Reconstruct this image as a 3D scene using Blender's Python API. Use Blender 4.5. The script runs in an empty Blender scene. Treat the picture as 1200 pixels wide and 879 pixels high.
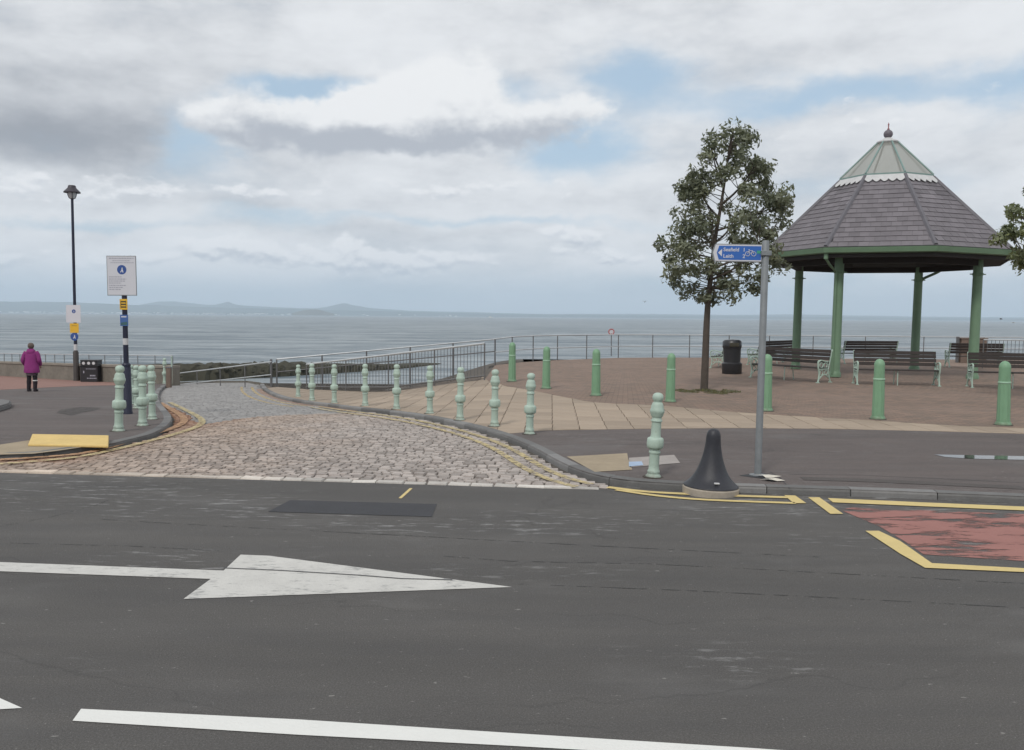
import bpy, bmesh, math, random
from mathutils import Vector, Matrix, noise as mnoise
random.seed(7)
S = bpy.context.scene
C = S.collection
PI = math.pi
# ---------------------------------------------------------------- camera
cam = bpy.data.cameras.new("camera"); camo = bpy.data.objects.new("camera", cam); C.objects.link(camo)
cam.sensor_width = 36; cam.lens = 30; cam.clip_start = 0.1; cam.clip_end = 40000
CZ = 1.95
M3 = Matrix.Rotation(math.radians(90-3.92), 3, 'X') @ Matrix.Rotation(math.radians(0.47), 3, 'Z')
camo.matrix_world = Matrix.Translation((0, 0, CZ)) @ M3.to_4x4()
S.camera = camo
S.render.resolution_x = 1024; S.render.resolution_y = 750
S.view_settings.view_transform = 'Standard'; S.view_settings.look = 'None'
S.view_settings.exposure = 0.0; S.view_settings.gamma = 1.0
S.cycles.max_bounces = 4; S.cycles.transparent_max_bounces = 10; S.cycles.volume_bounces = 1
# ---------------------------------------------------------------- node helper
class NT:
    def __init__(s, tree): s.t = tree; s.n = tree.nodes; s.l = tree.links
    def new(s, ty, **k):
        nd = s.n.new(ty)
        for a, b in k.items(): setattr(nd, a, b)
        return nd
    def put(s, sock, v):
        if isinstance(v, (int, float)): 
            try: sock.default_value = v
            except TypeError: sock.default_value = (v, v, v, 1)
        elif isinstance(v, (tuple, list)):
            sock.default_value = v if len(v) != 3 or sock.type != 'RGBA' else (*v, 1)
        else: s.l.new(v, sock)
    def m(s, op, a, b=0.0, c=0.0, clamp=False):
        nd = s.new('ShaderNodeMath', operation=op, use_clamp=clamp)
        s.put(nd.inputs[0], a); s.put(nd.inputs[1], b); s.put(nd.inputs[2], c); return nd.outputs[0]
    def add(s, a, b): return s.m('ADD', a, b)
    def sub(s, a, b): return s.m('SUBTRACT', a, b)
    def mul(s, a, b): return s.m('MULTIPLY', a, b)
    def ss(s, x, a, b, lo=0.0, hi=1.0):
        nd = s.new('ShaderNodeMapRange', interpolation_type='SMOOTHSTEP', clamp=True)
        s.put(nd.inputs[0], x); s.put(nd.inputs[1], a); s.put(nd.inputs[2], b); s.put(nd.inputs[3], lo); s.put(nd.inputs[4], hi); return nd.outputs[0]
    def mix(s, f, a, b, blend='MIX'):
        nd = s.new('ShaderNodeMix', data_type='RGBA', blend_type=blend)
        s.put(nd.inputs[0], f); s.put(nd.inputs[6], a); s.put(nd.inputs[7], b); return nd.outputs[2]
    def noise(s, vec, scale, detail=4, rough=.55, dist=0.0):
        nd = s.new('ShaderNodeTexNoise'); s.put(nd.inputs['Vector'], vec) if vec is not None else None
        nd.inputs['Scale'].default_value = scale; nd.inputs['Detail'].default_value = detail
        nd.inputs['Roughness'].default_value = rough; nd.inputs['Distortion'].default_value = dist
        return nd.outputs[0]
    def comb(s, x, y, z):
        nd = s.new('ShaderNodeCombineXYZ'); s.put(nd.inputs[0], x); s.put(nd.inputs[1], y); s.put(nd.inputs[2], z); return nd.outputs[0]
    def vmul(s, v, k):
        nd = s.new('ShaderNodeVectorMath', operation='MULTIPLY'); s.put(nd.inputs[0], v); nd.inputs[1].default_value = k; return nd.outputs[0]
# ---------------------------------------------------------------- world: Nishita sky under broken cloud
SUN_EL, SUN_AZ = math.radians(48), math.radians(205)      # azimuth clockwise from +Y (the view axis)
W = bpy.data.worlds.new("World"); S.world = W; W.use_nodes = True
w = NT(W.node_tree); w.n.clear()
tc = w.new('ShaderNodeTexCoord'); D = tc.outputs['Generated']
sp = w.new('ShaderNodeSeparateXYZ'); w.put(sp.inputs[0], D); dx, dy, dz = sp.outputs
sky = w.new('ShaderNodeTexSky', sky_type='NISHITA', sun_disc=False)
sky.sun_elevation = SUN_EL; sky.sun_rotation = SUN_AZ; sky.air_density = 1.0; sky.dust_density = 2.0
skyc = w.mix(1.0, sky.outputs[0], (0.105, 0.105, 0.105), 'MULTIPLY')
az = w.m('ARCTAN2', dx, dy); el = w.m('ARCSINE', dz)
hz_ = w.m('SQRT', w.add(w.mul(dx, dx), w.mul(dy, dy))); ca = w.m('DIVIDE', dx, w.m('MAXIMUM', hz_, .001)); sa = w.m('DIVIDE', dy, w.m('MAXIMUM', hz_, .001))
def V(e, sx=1.0, sz=1.0, off=0.0): return w.comb(w.mul(ca, sx), w.mul(sa, sx), w.add(w.mul(e, sz), off))
warp = w.new('ShaderNodeTexNoise'); w.put(warp.inputs['Vector'], V(el, 1, 1.6)); warp.inputs['Scale'].default_value = 9; warp.inputs['Detail'].default_value = 5; warp.inputs['Roughness'].default_value = .6
ws = w.new('ShaderNodeSeparateColor'); w.put(ws.inputs[0], warp.outputs[1])
azw = w.add(az, w.mul(w.sub(ws.outputs[0], .5), .15)); dE = w.mul(w.sub(ws.outputs[1], .5), .060)
def total(bs, e):
    o = None
    for (px, py, sx, sy, amp) in bs:
        a0 = math.atan((px-600)/1000); e0 = math.atan((371-py)/1000*math.cos(a0))
        A = w.mul(w.sub(azw, a0), 1000/sx); E = w.mul(w.sub(e, e0), 1000/sy)
        g = w.mul(w.m('EXPONENT', w.m('MULTIPLY_ADD', A, w.mul(A, -1), w.mul(w.mul(E, E), -1))), amp)
        o = g if o is None else w.add(o, g)
    return o
elw = w.add(el, dE)
# high broken sheet
f1 = w.noise(V(el, 1, 3.2), 3.0, 6, .55); f2 = w.noise(V(el, 1, 2.4, 4.0), 10.0, 6, .60)
holes = total([(390, 124, 80, 20, .68), (150, 268, 160, 8, .2), (1050, 215, 120, 12, .2), (240, 176, 36, 34, .48), (738, 92, 60, 26, .55), (672, 178, 72, 34, .66), (960, 112, 170, 18, .55),
               (1185, 100, 60, 26, .4), (320, 262, 90, 9, .32), (90, 262, 90, 8, .25), (640, 262, 170, 9, .22), (820, 330, 300, 22, .18), (300, 345, 400, 14, .26), (590, 110, 50, 20, .3), (330, 115, 50, 16, .3), (1000, 330, 250, 10, .25), (560, 262, 200, 6, .2)], elw)
dens = w.sub(w.add(w.mul(f1, .7), w.mul(f2, .45)), holes)
cover = w.ss(dens, -.04, .56)
dark = total([(55, 150, 150, 46, .38), (480, 200, 150, 14, .10), (120, 175, 130, 26, .22), (170, 80, 170, 50, .12), (930, 60, 260, 18, .06), (1120, 190, 120, 20, .05), (420, 275, 280, 9, .12), (230, 246, 200, 8, .10), (760, 236, 180, 10, .10), (520, 335, 300, 7, .08), (700, 20, 200, 10, .05)], elw)
shade = w.sub(w.add(.87, w.add(w.mul(w.sub(f1, .5), .55), w.mul(w.sub(f2, .5), .72))), dark)
sheet = w.mix(w.ss(shade, .22, 1.05), (.33, .35, .39), (.83, .85, .875))
blue = w.mix(.6, skyc, (.56, .73, .88))
col = w.mix(cover, blue, sheet)
# heaped cloud: density sampled here and a little higher, so rims are lit and bases grey
def heap(bs, sc, a_n, step, base=.0, zs=1.5, thr=(.40, .62), lo=(.40, .43, .49), hi=(.88, .89, .90), k=2.2, m0=.5, under=None):
    def dn(e):
        return w.add(total(bs, w.add(e, dE)), w.mul(w.sub(w.noise(V(e, 1, zs), sc, 7, .56), .5), a_n))
    d0 = dn(el); d1 = dn(w.add(el, step))
    lit = w.add(w.mul(w.sub(d0, d1), k), m0)
    if under: lit = w.sub(lit, total(under, w.add(el, dE)))
    return w.ss(d0, thr[0], thr[1]), w.mix(w.ss(lit, .05, 1.0), lo, hi)
cf, cc = heap([(507, 112, 66, 42, .85), (440, 148, 85, 36, .62), (355, 160, 95, 30, .55), (640, 132, 62, 28, .66), (280, 142, 60, 30, .42), (560, 160, 170, 30, .62)], 13, 1.25, .014, k=1.35, m0=.80, thr=(.30, .68), lo=(.47, .50, .555), hi=(.90, .91, .92), under=[(480, 182, 200, 26, .55), (300, 150, 80, 34, .30), (620, 160, 70, 22, .25)])
col = w.mix(cf, col, cc)
lf, lc = heap([(430, 306, 150, 17, .85), (688, 284, 46, 17, .8), (60, 308, 110, 10, .6), (250, 300, 90, 12, .5), (180, 228, 200, 14, .6), (740, 302, 60, 9, .45), (560, 224, 160, 13, .5), (980, 150, 200, 22, .35), (1120, 255, 120, 20, .3)], 27, 1.5, .006, k=1.7, m0=.68, thr=(.30, .62), lo=(.50, .545, .61), hi=(.90, .91, .93), zs=2.0)
col = w.mix(w.mul(lf, .85), col, lc)
# pale air close to the horizon
col = w.mix(w.ss(w.m('ABSOLUTE', el), .0, .068, .85, .0), col, (.52, .635, .735))
bg = w.new('ShaderNodeBackground'); w.put(bg.inputs[0], col); bg.inputs[1].default_value = 1.0
wo = w.new('ShaderNodeOutputWorld'); w.put(wo.inputs[0], bg.outputs[0])
W.cycles.sampling_method = 'MANUAL'; W.cycles.sample_map_resolution = 512
# ---------------------------------------------------------------- sun through thin cloud
sl = bpy.data.lights.new("sun", 'SUN'); sl.energy = 1.6; sl.angle = math.radians(10); sl.color = (1, .96, .9)
so = bpy.data.objects.new("sun", sl); C.objects.link(so)
sd = Vector((math.sin(SUN_AZ)*math.cos(SUN_EL), math.cos(SUN_AZ)*math.cos(SUN_EL), math.sin(SUN_EL)))
so.rotation_euler = sd.to_track_quat('Z', 'Y').to_euler(); so.location = sd*60
# ---------------------------------------------------------------- ground shape and picture-to-place helpers
def ss(x, a, b):
    t = max(0., min(1., (x-a)/(b-a))); return t*t*(3-2*t)
def R(x, y):                                     # road level: falls to the beach on the left, level on the right
    t = y-12.5
    s = 0 if t < -2 else (t+2)**2/8 if t < 2 else t
    return -.045*s*(1-ss(x, -5, .5))
def P(x, y):                                     # pavement level: kerb 0.11, dropped by the yellow ramp
    return R(x, y)+.075-.04*(1-ss(x, -8.6, -5.4))*(1-ss(y, 11.2, 14.6))
SEA = -3.2
def ray(px, py): return M3 @ Vector(((px-600)/1000, (439.5-py)/1000, -1))
def hit(px, py, zf=R):
    d = ray(px, py); z = zf(0, 10); p = None
    if not callable(zf): zf = lambda x, y: zf
    for _ in range(60):
        t = (z-CZ)/d.z; p = Vector((0, 0, CZ))+d*t; z = .5*z+.5*zf(p.x, p.y)
    return Vector((p.x, p.y, zf(p.x, p.y)))
def at(px, py, Y):
    d = ray(px, py); return Vector((0, 0, CZ))+d*(Y/d.y)
def smooth(pts, n=6):
    out = []
    for i in range(len(pts)-1):
        p0 = pts[max(0, i-1)]; p1 = pts[i]; p2 = pts[i+1]; p3 = pts[min(len(pts)-1, i+2)]
        for k in range(n):
            t = k/n
            out.append(tuple(.5*(2*b+(c-a)*t+(2*a-5*b+4*c-d)*t*t+(-a+3*b-3*c+d)*t**3) for a, b, c, d in zip(p0, p1, p2, p3)))
    out.append(tuple(pts[-1])); return out
def inside(x, y, poly):
    c = False; j = len(poly)-1
    for i in range(len(poly)):
        xi, yi = poly[i][:2]; xj, yj = poly[j][:2]
        if (yi > y) != (yj > y) and x < (xj-xi)*(y-yi)/(yj-yi)+xi: c = not c
        j = i
    return c
def seg_dist(x, y, line):
    b = 1e9
    for i in range(len(line)-1):
        ax, ay = line[i][:2]; bx, by = line[i+1][:2]; L = (bx-ax)**2+(by-ay)**2 or 1e-9
        t = max(0, min(1, ((x-ax)*(bx-ax)+(y-ay)*(by-ay))/L))
        b = min(b, math.hypot(x-ax-t*(bx-ax), y-ay-t*(by-ay)))
    return b
# ---------------------------------------------------------------- materials
def mat(name, base, rough=.7, var=.25, scale=6, metal=0.0, bump=.15, bscale=None, tint=None, soft=1.0, coord='Object', spec=.4, fn=None):
    m = bpy.data.materials.new(name); m.use_nodes = True; t = NT(m.node_tree); b = t.n['Principled BSDF']
    tcn = t.new('ShaderNodeTexCoord'); v = tcn.outputs[coord]
    n1 = t.noise(v, scale, 6, .6); n2 = t.noise(v, scale*7, 4, .6)
    k = t.add(1.0, t.mul(t.sub(t.add(t.mul(n1, .65), t.mul(n2, .35)), .5), var*4))
    c = t.mix(1.0, base, k, 'MULTIPLY')
    if tint == 'obj':
        oi = t.new('ShaderNodeObjectInfo'); r = oi.outputs['Random']
        c = t.mix(soft, c, t.mix(1, c, t.add(.72, t.mul(r, .56)), 'MULTIPLY'))
    if tint == 'attr':
        a = t.new('ShaderNodeAttribute', attribute_name='tint'); c = t.mix(soft, c, t.mix(1, c, t.add(.72, t.mul(a.outputs['Fac'], .56)), 'MULTIPLY'))
    if fn: c = fn(t, v, c, b) or c
    t.put(b.inputs['Base Color'], c); b.inputs['Roughness'].default_value = rough; b.inputs['Metallic'].default_value = metal
    b.inputs['Specular IOR Level'].default_value = spec
    if bump:
        bn = t.new('ShaderNodeBump'); bn.inputs['Strength'].default_value = bump; bn.inputs['Distance'].default_value = .02
        t.put(bn.inputs['Height'], t.noise(v, bscale or scale*9, 5, .65)); t.put(b.inputs['Normal'], bn.outputs[0])
    return m
def pos(t): return t.new('ShaderNodeNewGeometry').outputs['Position']
def f_asphalt(stre=.5, scuffs=.5):
    def fn(t, v, c, b):
        p = pos(t)
        g = t.noise(p, 90, 3, .8)
        c = t.mix(t.ss(g, .40, .72, 0, .30), c, (.30, .29, .28)); g2 = t.noise(p, 150, 2, .9)
        c = t.mix(t.ss(g2, .56, .40, 0, .45), c, (.035, .035, .036)); c = t.mix(t.ss(t.noise(p, 55, 2, .5), .70, .76, 0, .6), c, (.36, .35, .33))
        bd = t.noise(t.vmul(p, (.10, .9, 1)), 1.0, 4, .55); c = t.mix(1.0, c, t.add(.72, t.mul(bd, .56)), 'MULTIPLY')
        pt = t.noise(t.vmul(p, (.5, .8, 1)), .8, 5, .6); c = t.mix(t.ss(pt, .52, .68, 0, .28), c, (.19, .185, .18))
        st = t.noise(t.vmul(p, (.5, 3.2, 1)), 1.0, 6, .6)              # long wear along the lane
        c = t.mix(t.ss(st, .3, .75, 0, stre), c, (.055, .055, .058))
        sc = t.noise(t.vmul(p, (1.6, 7, 1)), 1.8, 8, .72)
        ms = t.noise(t.vmul(p, (.25, .6, 1)), 1.0, 3, .5)
        s_ = t.new('ShaderNodeSeparateXYZ'); t.put(s_.inputs[0], p)
        ms = t.add(ms, t.ss(s_.outputs[1], 5.5, 8.5, 0, .10))
        sc2 = t.mul(t.ss(sc, .53, .66), t.ss(ms, .52, .68))
        c = t.mix(t.mul(sc2, scuffs), c, (.30, .30, .295))
        sp_ = t.noise(t.vmul(p, (9, 18, 1)), 1.3, 3, .6)
        c = t.mix(t.ss(sp_, .68, .74, 0, .6), c, (.34, .33, .31))
        # fine cracks
        vo = t.new('ShaderNodeTexVoronoi', feature='DISTANCE_TO_EDGE'); t.put(vo.inputs['Vector'], t.comb(t.add(t.mul(t.new('ShaderNodeSeparateXYZ').outputs[0], 0), 0), 0, 0))
        wv = t.new('ShaderNodeVectorMath', operation='ADD'); t.put(wv.inputs[0], t.vmul(p, (.22, .9, 1)))
        nn = t.new('ShaderNodeTexNoise'); t.put(nn.inputs['Vector'], p); nn.inputs['Scale'].default_value = 1.6; nn.inputs['Detail'].default_value = 6
        t.put(wv.inputs[1], t.vmul(nn.outputs[1], (.35, .35, .35))); t.put(vo.inputs['Vector'], wv.outputs[0]); vo.inputs['Scale'].default_value = .8
        cr = t.mul(t.ss(vo.outputs[0], .0, .008, 1, 0), t.ss(ms, .42, .56))
        c = t.mix(t.mul(cr, .22), c, (.02, .02, .02))
        return c
    return fn
M = {}
M['road'] = mat('road_asphalt', (.094, .088, .082), .88, .10, .7, bump=.5, bscale=70, fn=f_asphalt(.30, .9))
M['pave'] = mat('pavement_asphalt', (.132, .106, .098), .9, .10, .8, bump=.4, bscale=80, fn=f_asphalt(.30, .25))
M['patch'] = mat('patch_asphalt', (.055, .056, .062), .9, .12, 3, bump=.6, bscale=90)
M['red'] = mat('red_surface', (.25, .145, .120), .9, .16, 1.5, bump=.4, bscale=60)
def f_side(t, v, c, b):
    p = pos(t); br = t.new('ShaderNodeTexBrick'); t.put(br.inputs['Vector'], p); br.inputs['Scale'].default_value = 1
    br.inputs['Brick Width'].default_value = .24; br.inputs['Row Height'].default_value = .13; br.inputs['Mortar Size'].default_value = .012
    br.inputs['Color1'].default_value = (1.15, 1.12, 1.1, 1); br.inputs['Color2'].default_value = (.8, .82, .85, 1); br.inputs['Mortar'].default_value = (.42, .40, .38, 1)
    c = t.mix(1.0, c, t.mix(1.0, c, br.outputs[0], 'MULTIPLY')); n = t.noise(t.vmul(p, (.8, 1.5, 1)), 1.2, 6, .65); return t.mix(t.ss(n, .48, .66, 0, .5), c, (.33, .31, .295))
M['side'] = mat('side_road_surface', (.245, .238, .232), .85, .14, 1.1, bump=.5, bscale=50, fn=f_side)
M['bed'] = mat('mortar_bed', (.10, .088, .075), .95, .3, 3, bump=.6)
def f_sett(t, v, c, b):
    p = pos(t); s_ = t.new('ShaderNodeSeparateXYZ'); t.put(s_.inputs[0], p)
    n = t.noise(p, .55, 5, .6); n2 = t.noise(p, 2.2, 5, .65)
    f = t.m('MULTIPLY', t.ss(t.add(s_.outputs[0], t.mul(t.sub(n, .5), 5)), -1.5, -6.2), .55)
    c = t.mix(f, c, t.mix(1, c, (.92, .72, .55), 'MULTIPLY'))
    c = t.mix(t.ss(n2, .52, .72, 0, .5), c, t.mix(1, c, (.62, .56, .55), 'MULTIPLY'))
    # rust-coloured silt lying in the left gutter
    g = t.mul(t.ss(s_.outputs[0], -5.2, -6.4), t.ss(t.add(s_.outputs[1], t.mul(n2, .5)), 11.0, 11.45))
    return t.mix(t.mul(g, .75), c, (.27, .13, .07))
M['sett'] = mat('sett_granite', (.385, .345, .318), .8, .2, 9, bump=.5, tint='obj', fn=f_sett, spec=.3)
M['settg'] = mat('grey_lane_sett', (.27, .262, .255), .85, .22, 2.5, bump=.4, tint='attr', soft=.6)
M['sett_edge'] = mat('pale_edge_sett', (.56, .53, .49), .8, .2, 9, bump=.5, tint='obj', fn=f_sett, spec=.3)
M['settm'] = mat('sett_granite_far', (.38, .340, .313), .8, .2, 9, bump=.5, tint='attr', fn=f_sett, spec=.3)
M['slab'] = mat('tan_slab', (.335, .268, .205), .85, .12, 3, bump=.35, tint='obj', soft=.5)
M['kerb'] = mat('kerb_granite', (.17, .168, .165), .8, .2, 5, bump=.4, tint='obj')
def f_plaza(t, v, c, b):
    p = pos(t); s_ = t.new('ShaderNodeSeparateXYZ'); t.put(s_.inputs[0], p)
    X = t.sub(s_.outputs[0], 6.0); Y = t.sub(s_.outputs[1], 45.0)
    r = t.m('SQRT', t.add(t.mul(X, X), t.mul(Y, Y))); a = t.mul(t.m('ARCTAN2', X, Y), 22.0)
    br = t.new('ShaderNodeTexBrick'); t.put(br.inputs['Vector'], t.comb(a, r, 0)); br.inputs['Scale'].default_value = 1
    br.inputs['Brick Width'].default_value = .21; br.inputs['Row Height'].default_value = .11; br.inputs['Mortar Size'].default_value = .008
    br.inputs['Color1'].default_value = (1.2, 1.12, 1.1, 1); br.inputs['Color2'].default_value = (.8, .84, .86, 1); br.inputs['Mortar'].default_value = (.6, .58, .55, 1)
    c = t.mix(1, c, br.outputs[0], 'MULTIPLY')
    w8 = t.noise(p, .35, 6, .6)
    c = t.mix(t.ss(w8, .45, .7, 0, .35), c, (.30, .22, .18))
    d8 = t.noise(t.vmul(p, (.7, 1.6, 1)), .9, 5, .6)
    return t.mix(t.ss(d8, .55, .75, 0, .3), c, (.10, .085, .08))
M['plaza'] = mat('plaza_block_paving', (.222, .165, .130), .9, .1, 1.2, bump=.4, bscale=40, fn=f_plaza)
def f_worn(lo, hi, under):
    def fn(t, v, c, b):
        p = pos(t); n = t.noise(t.vmul(p, (5, 14, 5)), 1.6, 8, .75); n2 = t.noise(p, 3, 4, .6)
        c = t.mix(t.ss(t.add(n, t.mul(t.sub(n2, .5), .5)), lo, hi), c, under); return c
    return fn
M['white'] = mat('white_road_paint', (.56, .55, .52), .75, .12, 4, bump=.4, bscale=60, fn=f_worn(.52, .72, (.26, .26, .255)))
M['white2'] = mat('fresh_white_road_paint', (.72, .72, .69), .7, .04, 4, bump=.3, bscale=60, fn=f_worn(.62, .85, (.42, .42, .41)))
M['yellow'] = mat('yellow_road_paint', (.62, .49, .215), .75, .10, 4, bump=.3, bscale=60, fn=f_worn(.56, .76, (.34, .29, .18)))
def worn_alpha(name, base, lo, hi):
    m = mat(name, base, .8, .12, 4, bump=.3)
    t = NT(m.node_tree); b = t.n['Principled BSDF']; p = pos(t)
    n = t.noise(t.vmul(p, (6, 10, 6) if 'red' not in name else (.8, 3.2, 1)), 1.5, 8, .72)
    t.put(b.inputs['Alpha'], t.ss(n, lo, hi, 1, 0)); return m
M['yellow_worn'] = worn_alpha('worn_yellow_paint_on_setts', (.50, .38, .19), .46, .60)
M['orange_worn'] = worn_alpha('rust_stained_yellow_paint', (.42, .25, .14), .46, .66)
M['joint'] = worn_alpha('broken_joint_seal', (.05, .05, .05), .46, .56)
M['yellow_soft'] = worn_alpha('worn_pale_yellow_paint', (.50, .41, .22), .44, .62)
M['red_worn'] = worn_alpha('worn_red_bus_lane_surface', (.31, .145, .125), .50, .60)
M['collar'] = mat('dark_collar_finish', (.065, .055, .048), .95, .4, 12)  # dark tone for the thin ring round each bollard foot
def f_grime(t, v, c, b):
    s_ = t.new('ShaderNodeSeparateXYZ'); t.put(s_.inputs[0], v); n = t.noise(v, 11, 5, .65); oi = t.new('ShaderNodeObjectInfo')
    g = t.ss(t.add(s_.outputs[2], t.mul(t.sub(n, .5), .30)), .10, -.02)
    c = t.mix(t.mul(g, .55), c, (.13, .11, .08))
    n3 = t.noise(v, 34, 4, .7); c = t.mix(t.ss(n3, .66, .72, 0, .7), c, (.16, .10, .06))
    n4 = t.noise(t.vmul(v, (14, 14, 2.5)), 1.0, 4, .6); return t.mix(t.ss(n4, .5, .75, 0, .35), c, t.mix(1, c, (.62, .62, .56), 'MULTIPLY'))
M['mint'] = mat('mint_paint', (.385, .485, .415), .45, .09, 5, bump=.2, bscale=14, fn=f_grime)
M['green'] = mat('green_paint', (.185, .33, .205), .5, .08, 5, bump=.1, fn=f_grime)
M['green_band'] = mat('pale_green_band', (.33, .50, .37), .5, .05, 5)
M['pav_green'] = mat('pavilion_green_paint', (.145, .235, .150), .5, .14, 2.5, bump=.15)
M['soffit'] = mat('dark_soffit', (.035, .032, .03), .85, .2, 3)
M['slate'] = mat('slate', (.160, .147, .160), .65, .15, 4, bump=.3, tint='obj', soft=.45)
M['slatem'] = mat('slate_rest', (.160, .147, .160), .65, .15, 4, bump=.3, tint='attr')
M['lead'] = mat('lead_flashing', (.13, .125, .14), .6, .15, 5, bump=.2)
M['zinc'] = mat('weathered_white_lead', (.52, .52, .52), .6, .2, 5, bump=.2)
M['teal'] = mat('verdigris_paint', (.20, .29, .27), .5, .12, 5)
M['iron'] = mat('bench_iron', (.37, .48, .41), .5, .08, 6)
M['wood'] = mat('dark_bench_wood', (.040, .031, .028), .7, .25, 5, tint='obj', bump=.2)
M['black'] = mat('black_plastic', (.022, .022, .025), .38, .1, 5, bump=.08, spec=.5)
M['bell'] = mat('black_bell_paint', (.028, .029, .036), .42, .35, 6, bump=.25)
M['navy'] = mat('navy_post_paint', (.017, .020, .042), .4, .15, 5)
M['postw'] = mat('white_post_band', (.55, .55, .56), .5, .08, 5)
M['galv'] = mat('galvanised_steel', (.21, .225, .235), .55, .2, 8, metal=.15, bump=.1)
M['rail'] = mat('rail_steel', (.55, .57, .58), .38, .12, 5, metal=.55, bump=.1)
M['railpost'] = mat('rail_post_steel', (.15, .148, .15), .55, .15, 5, metal=.3, bump=.1)
M['conc'] = mat('sea_wall_concrete', (.185, .168, .142), .9, .40, 1.3, bump=.6, bscale=8)
M['coping'] = mat('coping_concrete', (.25, .225, .19), .9, .2, 2, bump=.4)
M['rockw'] = mat('weedy_rock', (.048, .046, .032), .9, .5, 2.5, bump=1.0, bscale=5)
M['algae'] = mat('algae_concrete', (.09, .115, .06), .9, .4, 2, bump=.5)
M['sign_w'] = mat('white_sign_face', (.60, .60, .64), .5, .03, 5, bump=0)
M['sign_g'] = mat('sign_grey_print', (.34, .34, .40), .6, .03, 5, bump=0)
M['sign_b'] = mat('blue_sign_face', (.035, .085, .28), .5, .06, 5, bump=0)
M['sign_fb'] = mat('finger_sign_blue', (.035, .13, .44), .4, .04, 5, bump=0)
M['sign_y'] = mat('yellow_sign_face', (.72, .43, .04), .5, .05, 5, bump=0)
M['sign_dk'] = mat('dark_sign_print', (.05, .045, .03), .6, .05, 5, bump=0)
M['sign_r'] = mat('red_sign_ring', (.45, .09, .08), .5, .05, 5, bump=0)
M['sign_gn'] = mat('green_sign_print', (.05, .32, .22), .5, .05, 5, bump=0)
M['pale_blue'] = mat('pale_blue_cover', (.32, .42, .56), .5, .15, 6)
M['cover'] = mat('pale_cover_frame', (.33, .30, .28), .8, .2, 6)
M['boardy'] = mat('yellow_ramp_paint', (.66, .48, .19), .8, .14, 4, bump=.4)
M['tact'] = mat('tan_tactile', (.33, .27, .19), .9, .2, 3, bump=.5)
M['brownb'] = mat('brown_board', (.17, .125, .10), .8, .15, 4)
M['cream'] = mat('cream_concrete', (.50, .44, .35), .85, .15, 6)
M['kerbpale'] = mat('pale_concrete_footing', (.34, .30, .25), .9, .25, 6)
M['paper'] = mat('white_litter', (.6, .57, .5), .9, .15, 9)
M['coat'] = mat('magenta_coat', (.235, .030, .165), .85, .16, 7, bump=.3, bscale=18)
M['skirt'] = mat('dark_skirt', (.10, .07, .085), .9, .15, 9)
M['legging'] = mat('black_leggings', (.018, .013, .018), .85, .2, 9)
M['hair'] = mat('greying_hair', (.13, .10, .085), .85, .35, 25, bump=.6, bscale=90)
M['skin'] = mat('skin', (.48, .30, .23), .6, .06, 6)
M['bark'] = mat('bark', (.085, .070, .058), .95, .3, 8, bump=.9, bscale=25)
M['gull_w'] = mat('gull_white', (.72, .72, .70), .8, .05, 6); M['gull_g'] = mat('gull_grey', (.10, .10, .11), .8, .1, 6)
def leafmat(name, c1, c2):
    m = bpy.data.materials.new(name); m.use_nodes = True; t = NT(m.node_tree); b = t.n['Principled BSDF']
    a = t.new('ShaderNodeAttribute', attribute_name='tint'); c = t.mix(a.outputs['Fac'], c1, c2)
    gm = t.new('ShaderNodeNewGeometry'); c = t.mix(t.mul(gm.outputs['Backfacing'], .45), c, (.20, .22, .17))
    t.put(b.inputs['Base Color'], c); b.inputs['Roughness'].default_value = .5
    tr = t.new('ShaderNodeBsdfTranslucent'); t.put(tr.inputs[0], c); mx = t.new('ShaderNodeMixShader'); mx.inputs[0].default_value = .3
    t.l.new(b.outputs[0], mx.inputs[1]); t.l.new(tr.outputs[0], mx.inputs[2]); t.l.new(mx.outputs[0], t.n['Material Output'].inputs[0]); return m
M['leaf'] = leafmat('whitebeam_leaf', (.09, .11, .06), (.28, .30, .18))
M['leaf2'] = leafmat('lighter_leaf', (.09, .12, .045), (.30, .33, .13))
M['moss'] = leafmat('moss_and_weeds', (.09, .085, .025), (.16, .15, .05))
def glassy():
    m = bpy.data.materials.new('lantern_pane'); m.use_nodes = True; t = NT(m.node_tree); b = t.n['Principled BSDF']
    b.inputs['Base Color'].default_value = (.62, .62, .58, 1); b.inputs['Roughness'].default_value = .25
    tr = t.new('ShaderNodeBsdfTransparent'); tr.inputs[0].default_value = (.85, .86, .83, 1); mx = t.new('ShaderNodeMixShader'); mx.inputs[0].default_value = .45
    tl = t.new('ShaderNodeBsdfTranslucent'); tl.inputs[0].default_value = (.72, .72, .68, 1); m2 = t.new('ShaderNodeMixShader'); m2.inputs[0].default_value = .5
    t.l.new(b.outputs[0], m2.inputs[1]); t.l.new(tl.outputs[0], m2.inputs[2])
    t.l.new(m2.outputs[0], mx.inputs[1]); t.l.new(tr.outputs[0], mx.inputs[2]); t.l.new(mx.outputs[0], t.n['Material Output'].inputs[0]); return m
M['pane'] = glassy()
M['lampglass'] = mat('lamp_glass', (.55, .58, .60), .2, .05, 5, bump=0)
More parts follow.
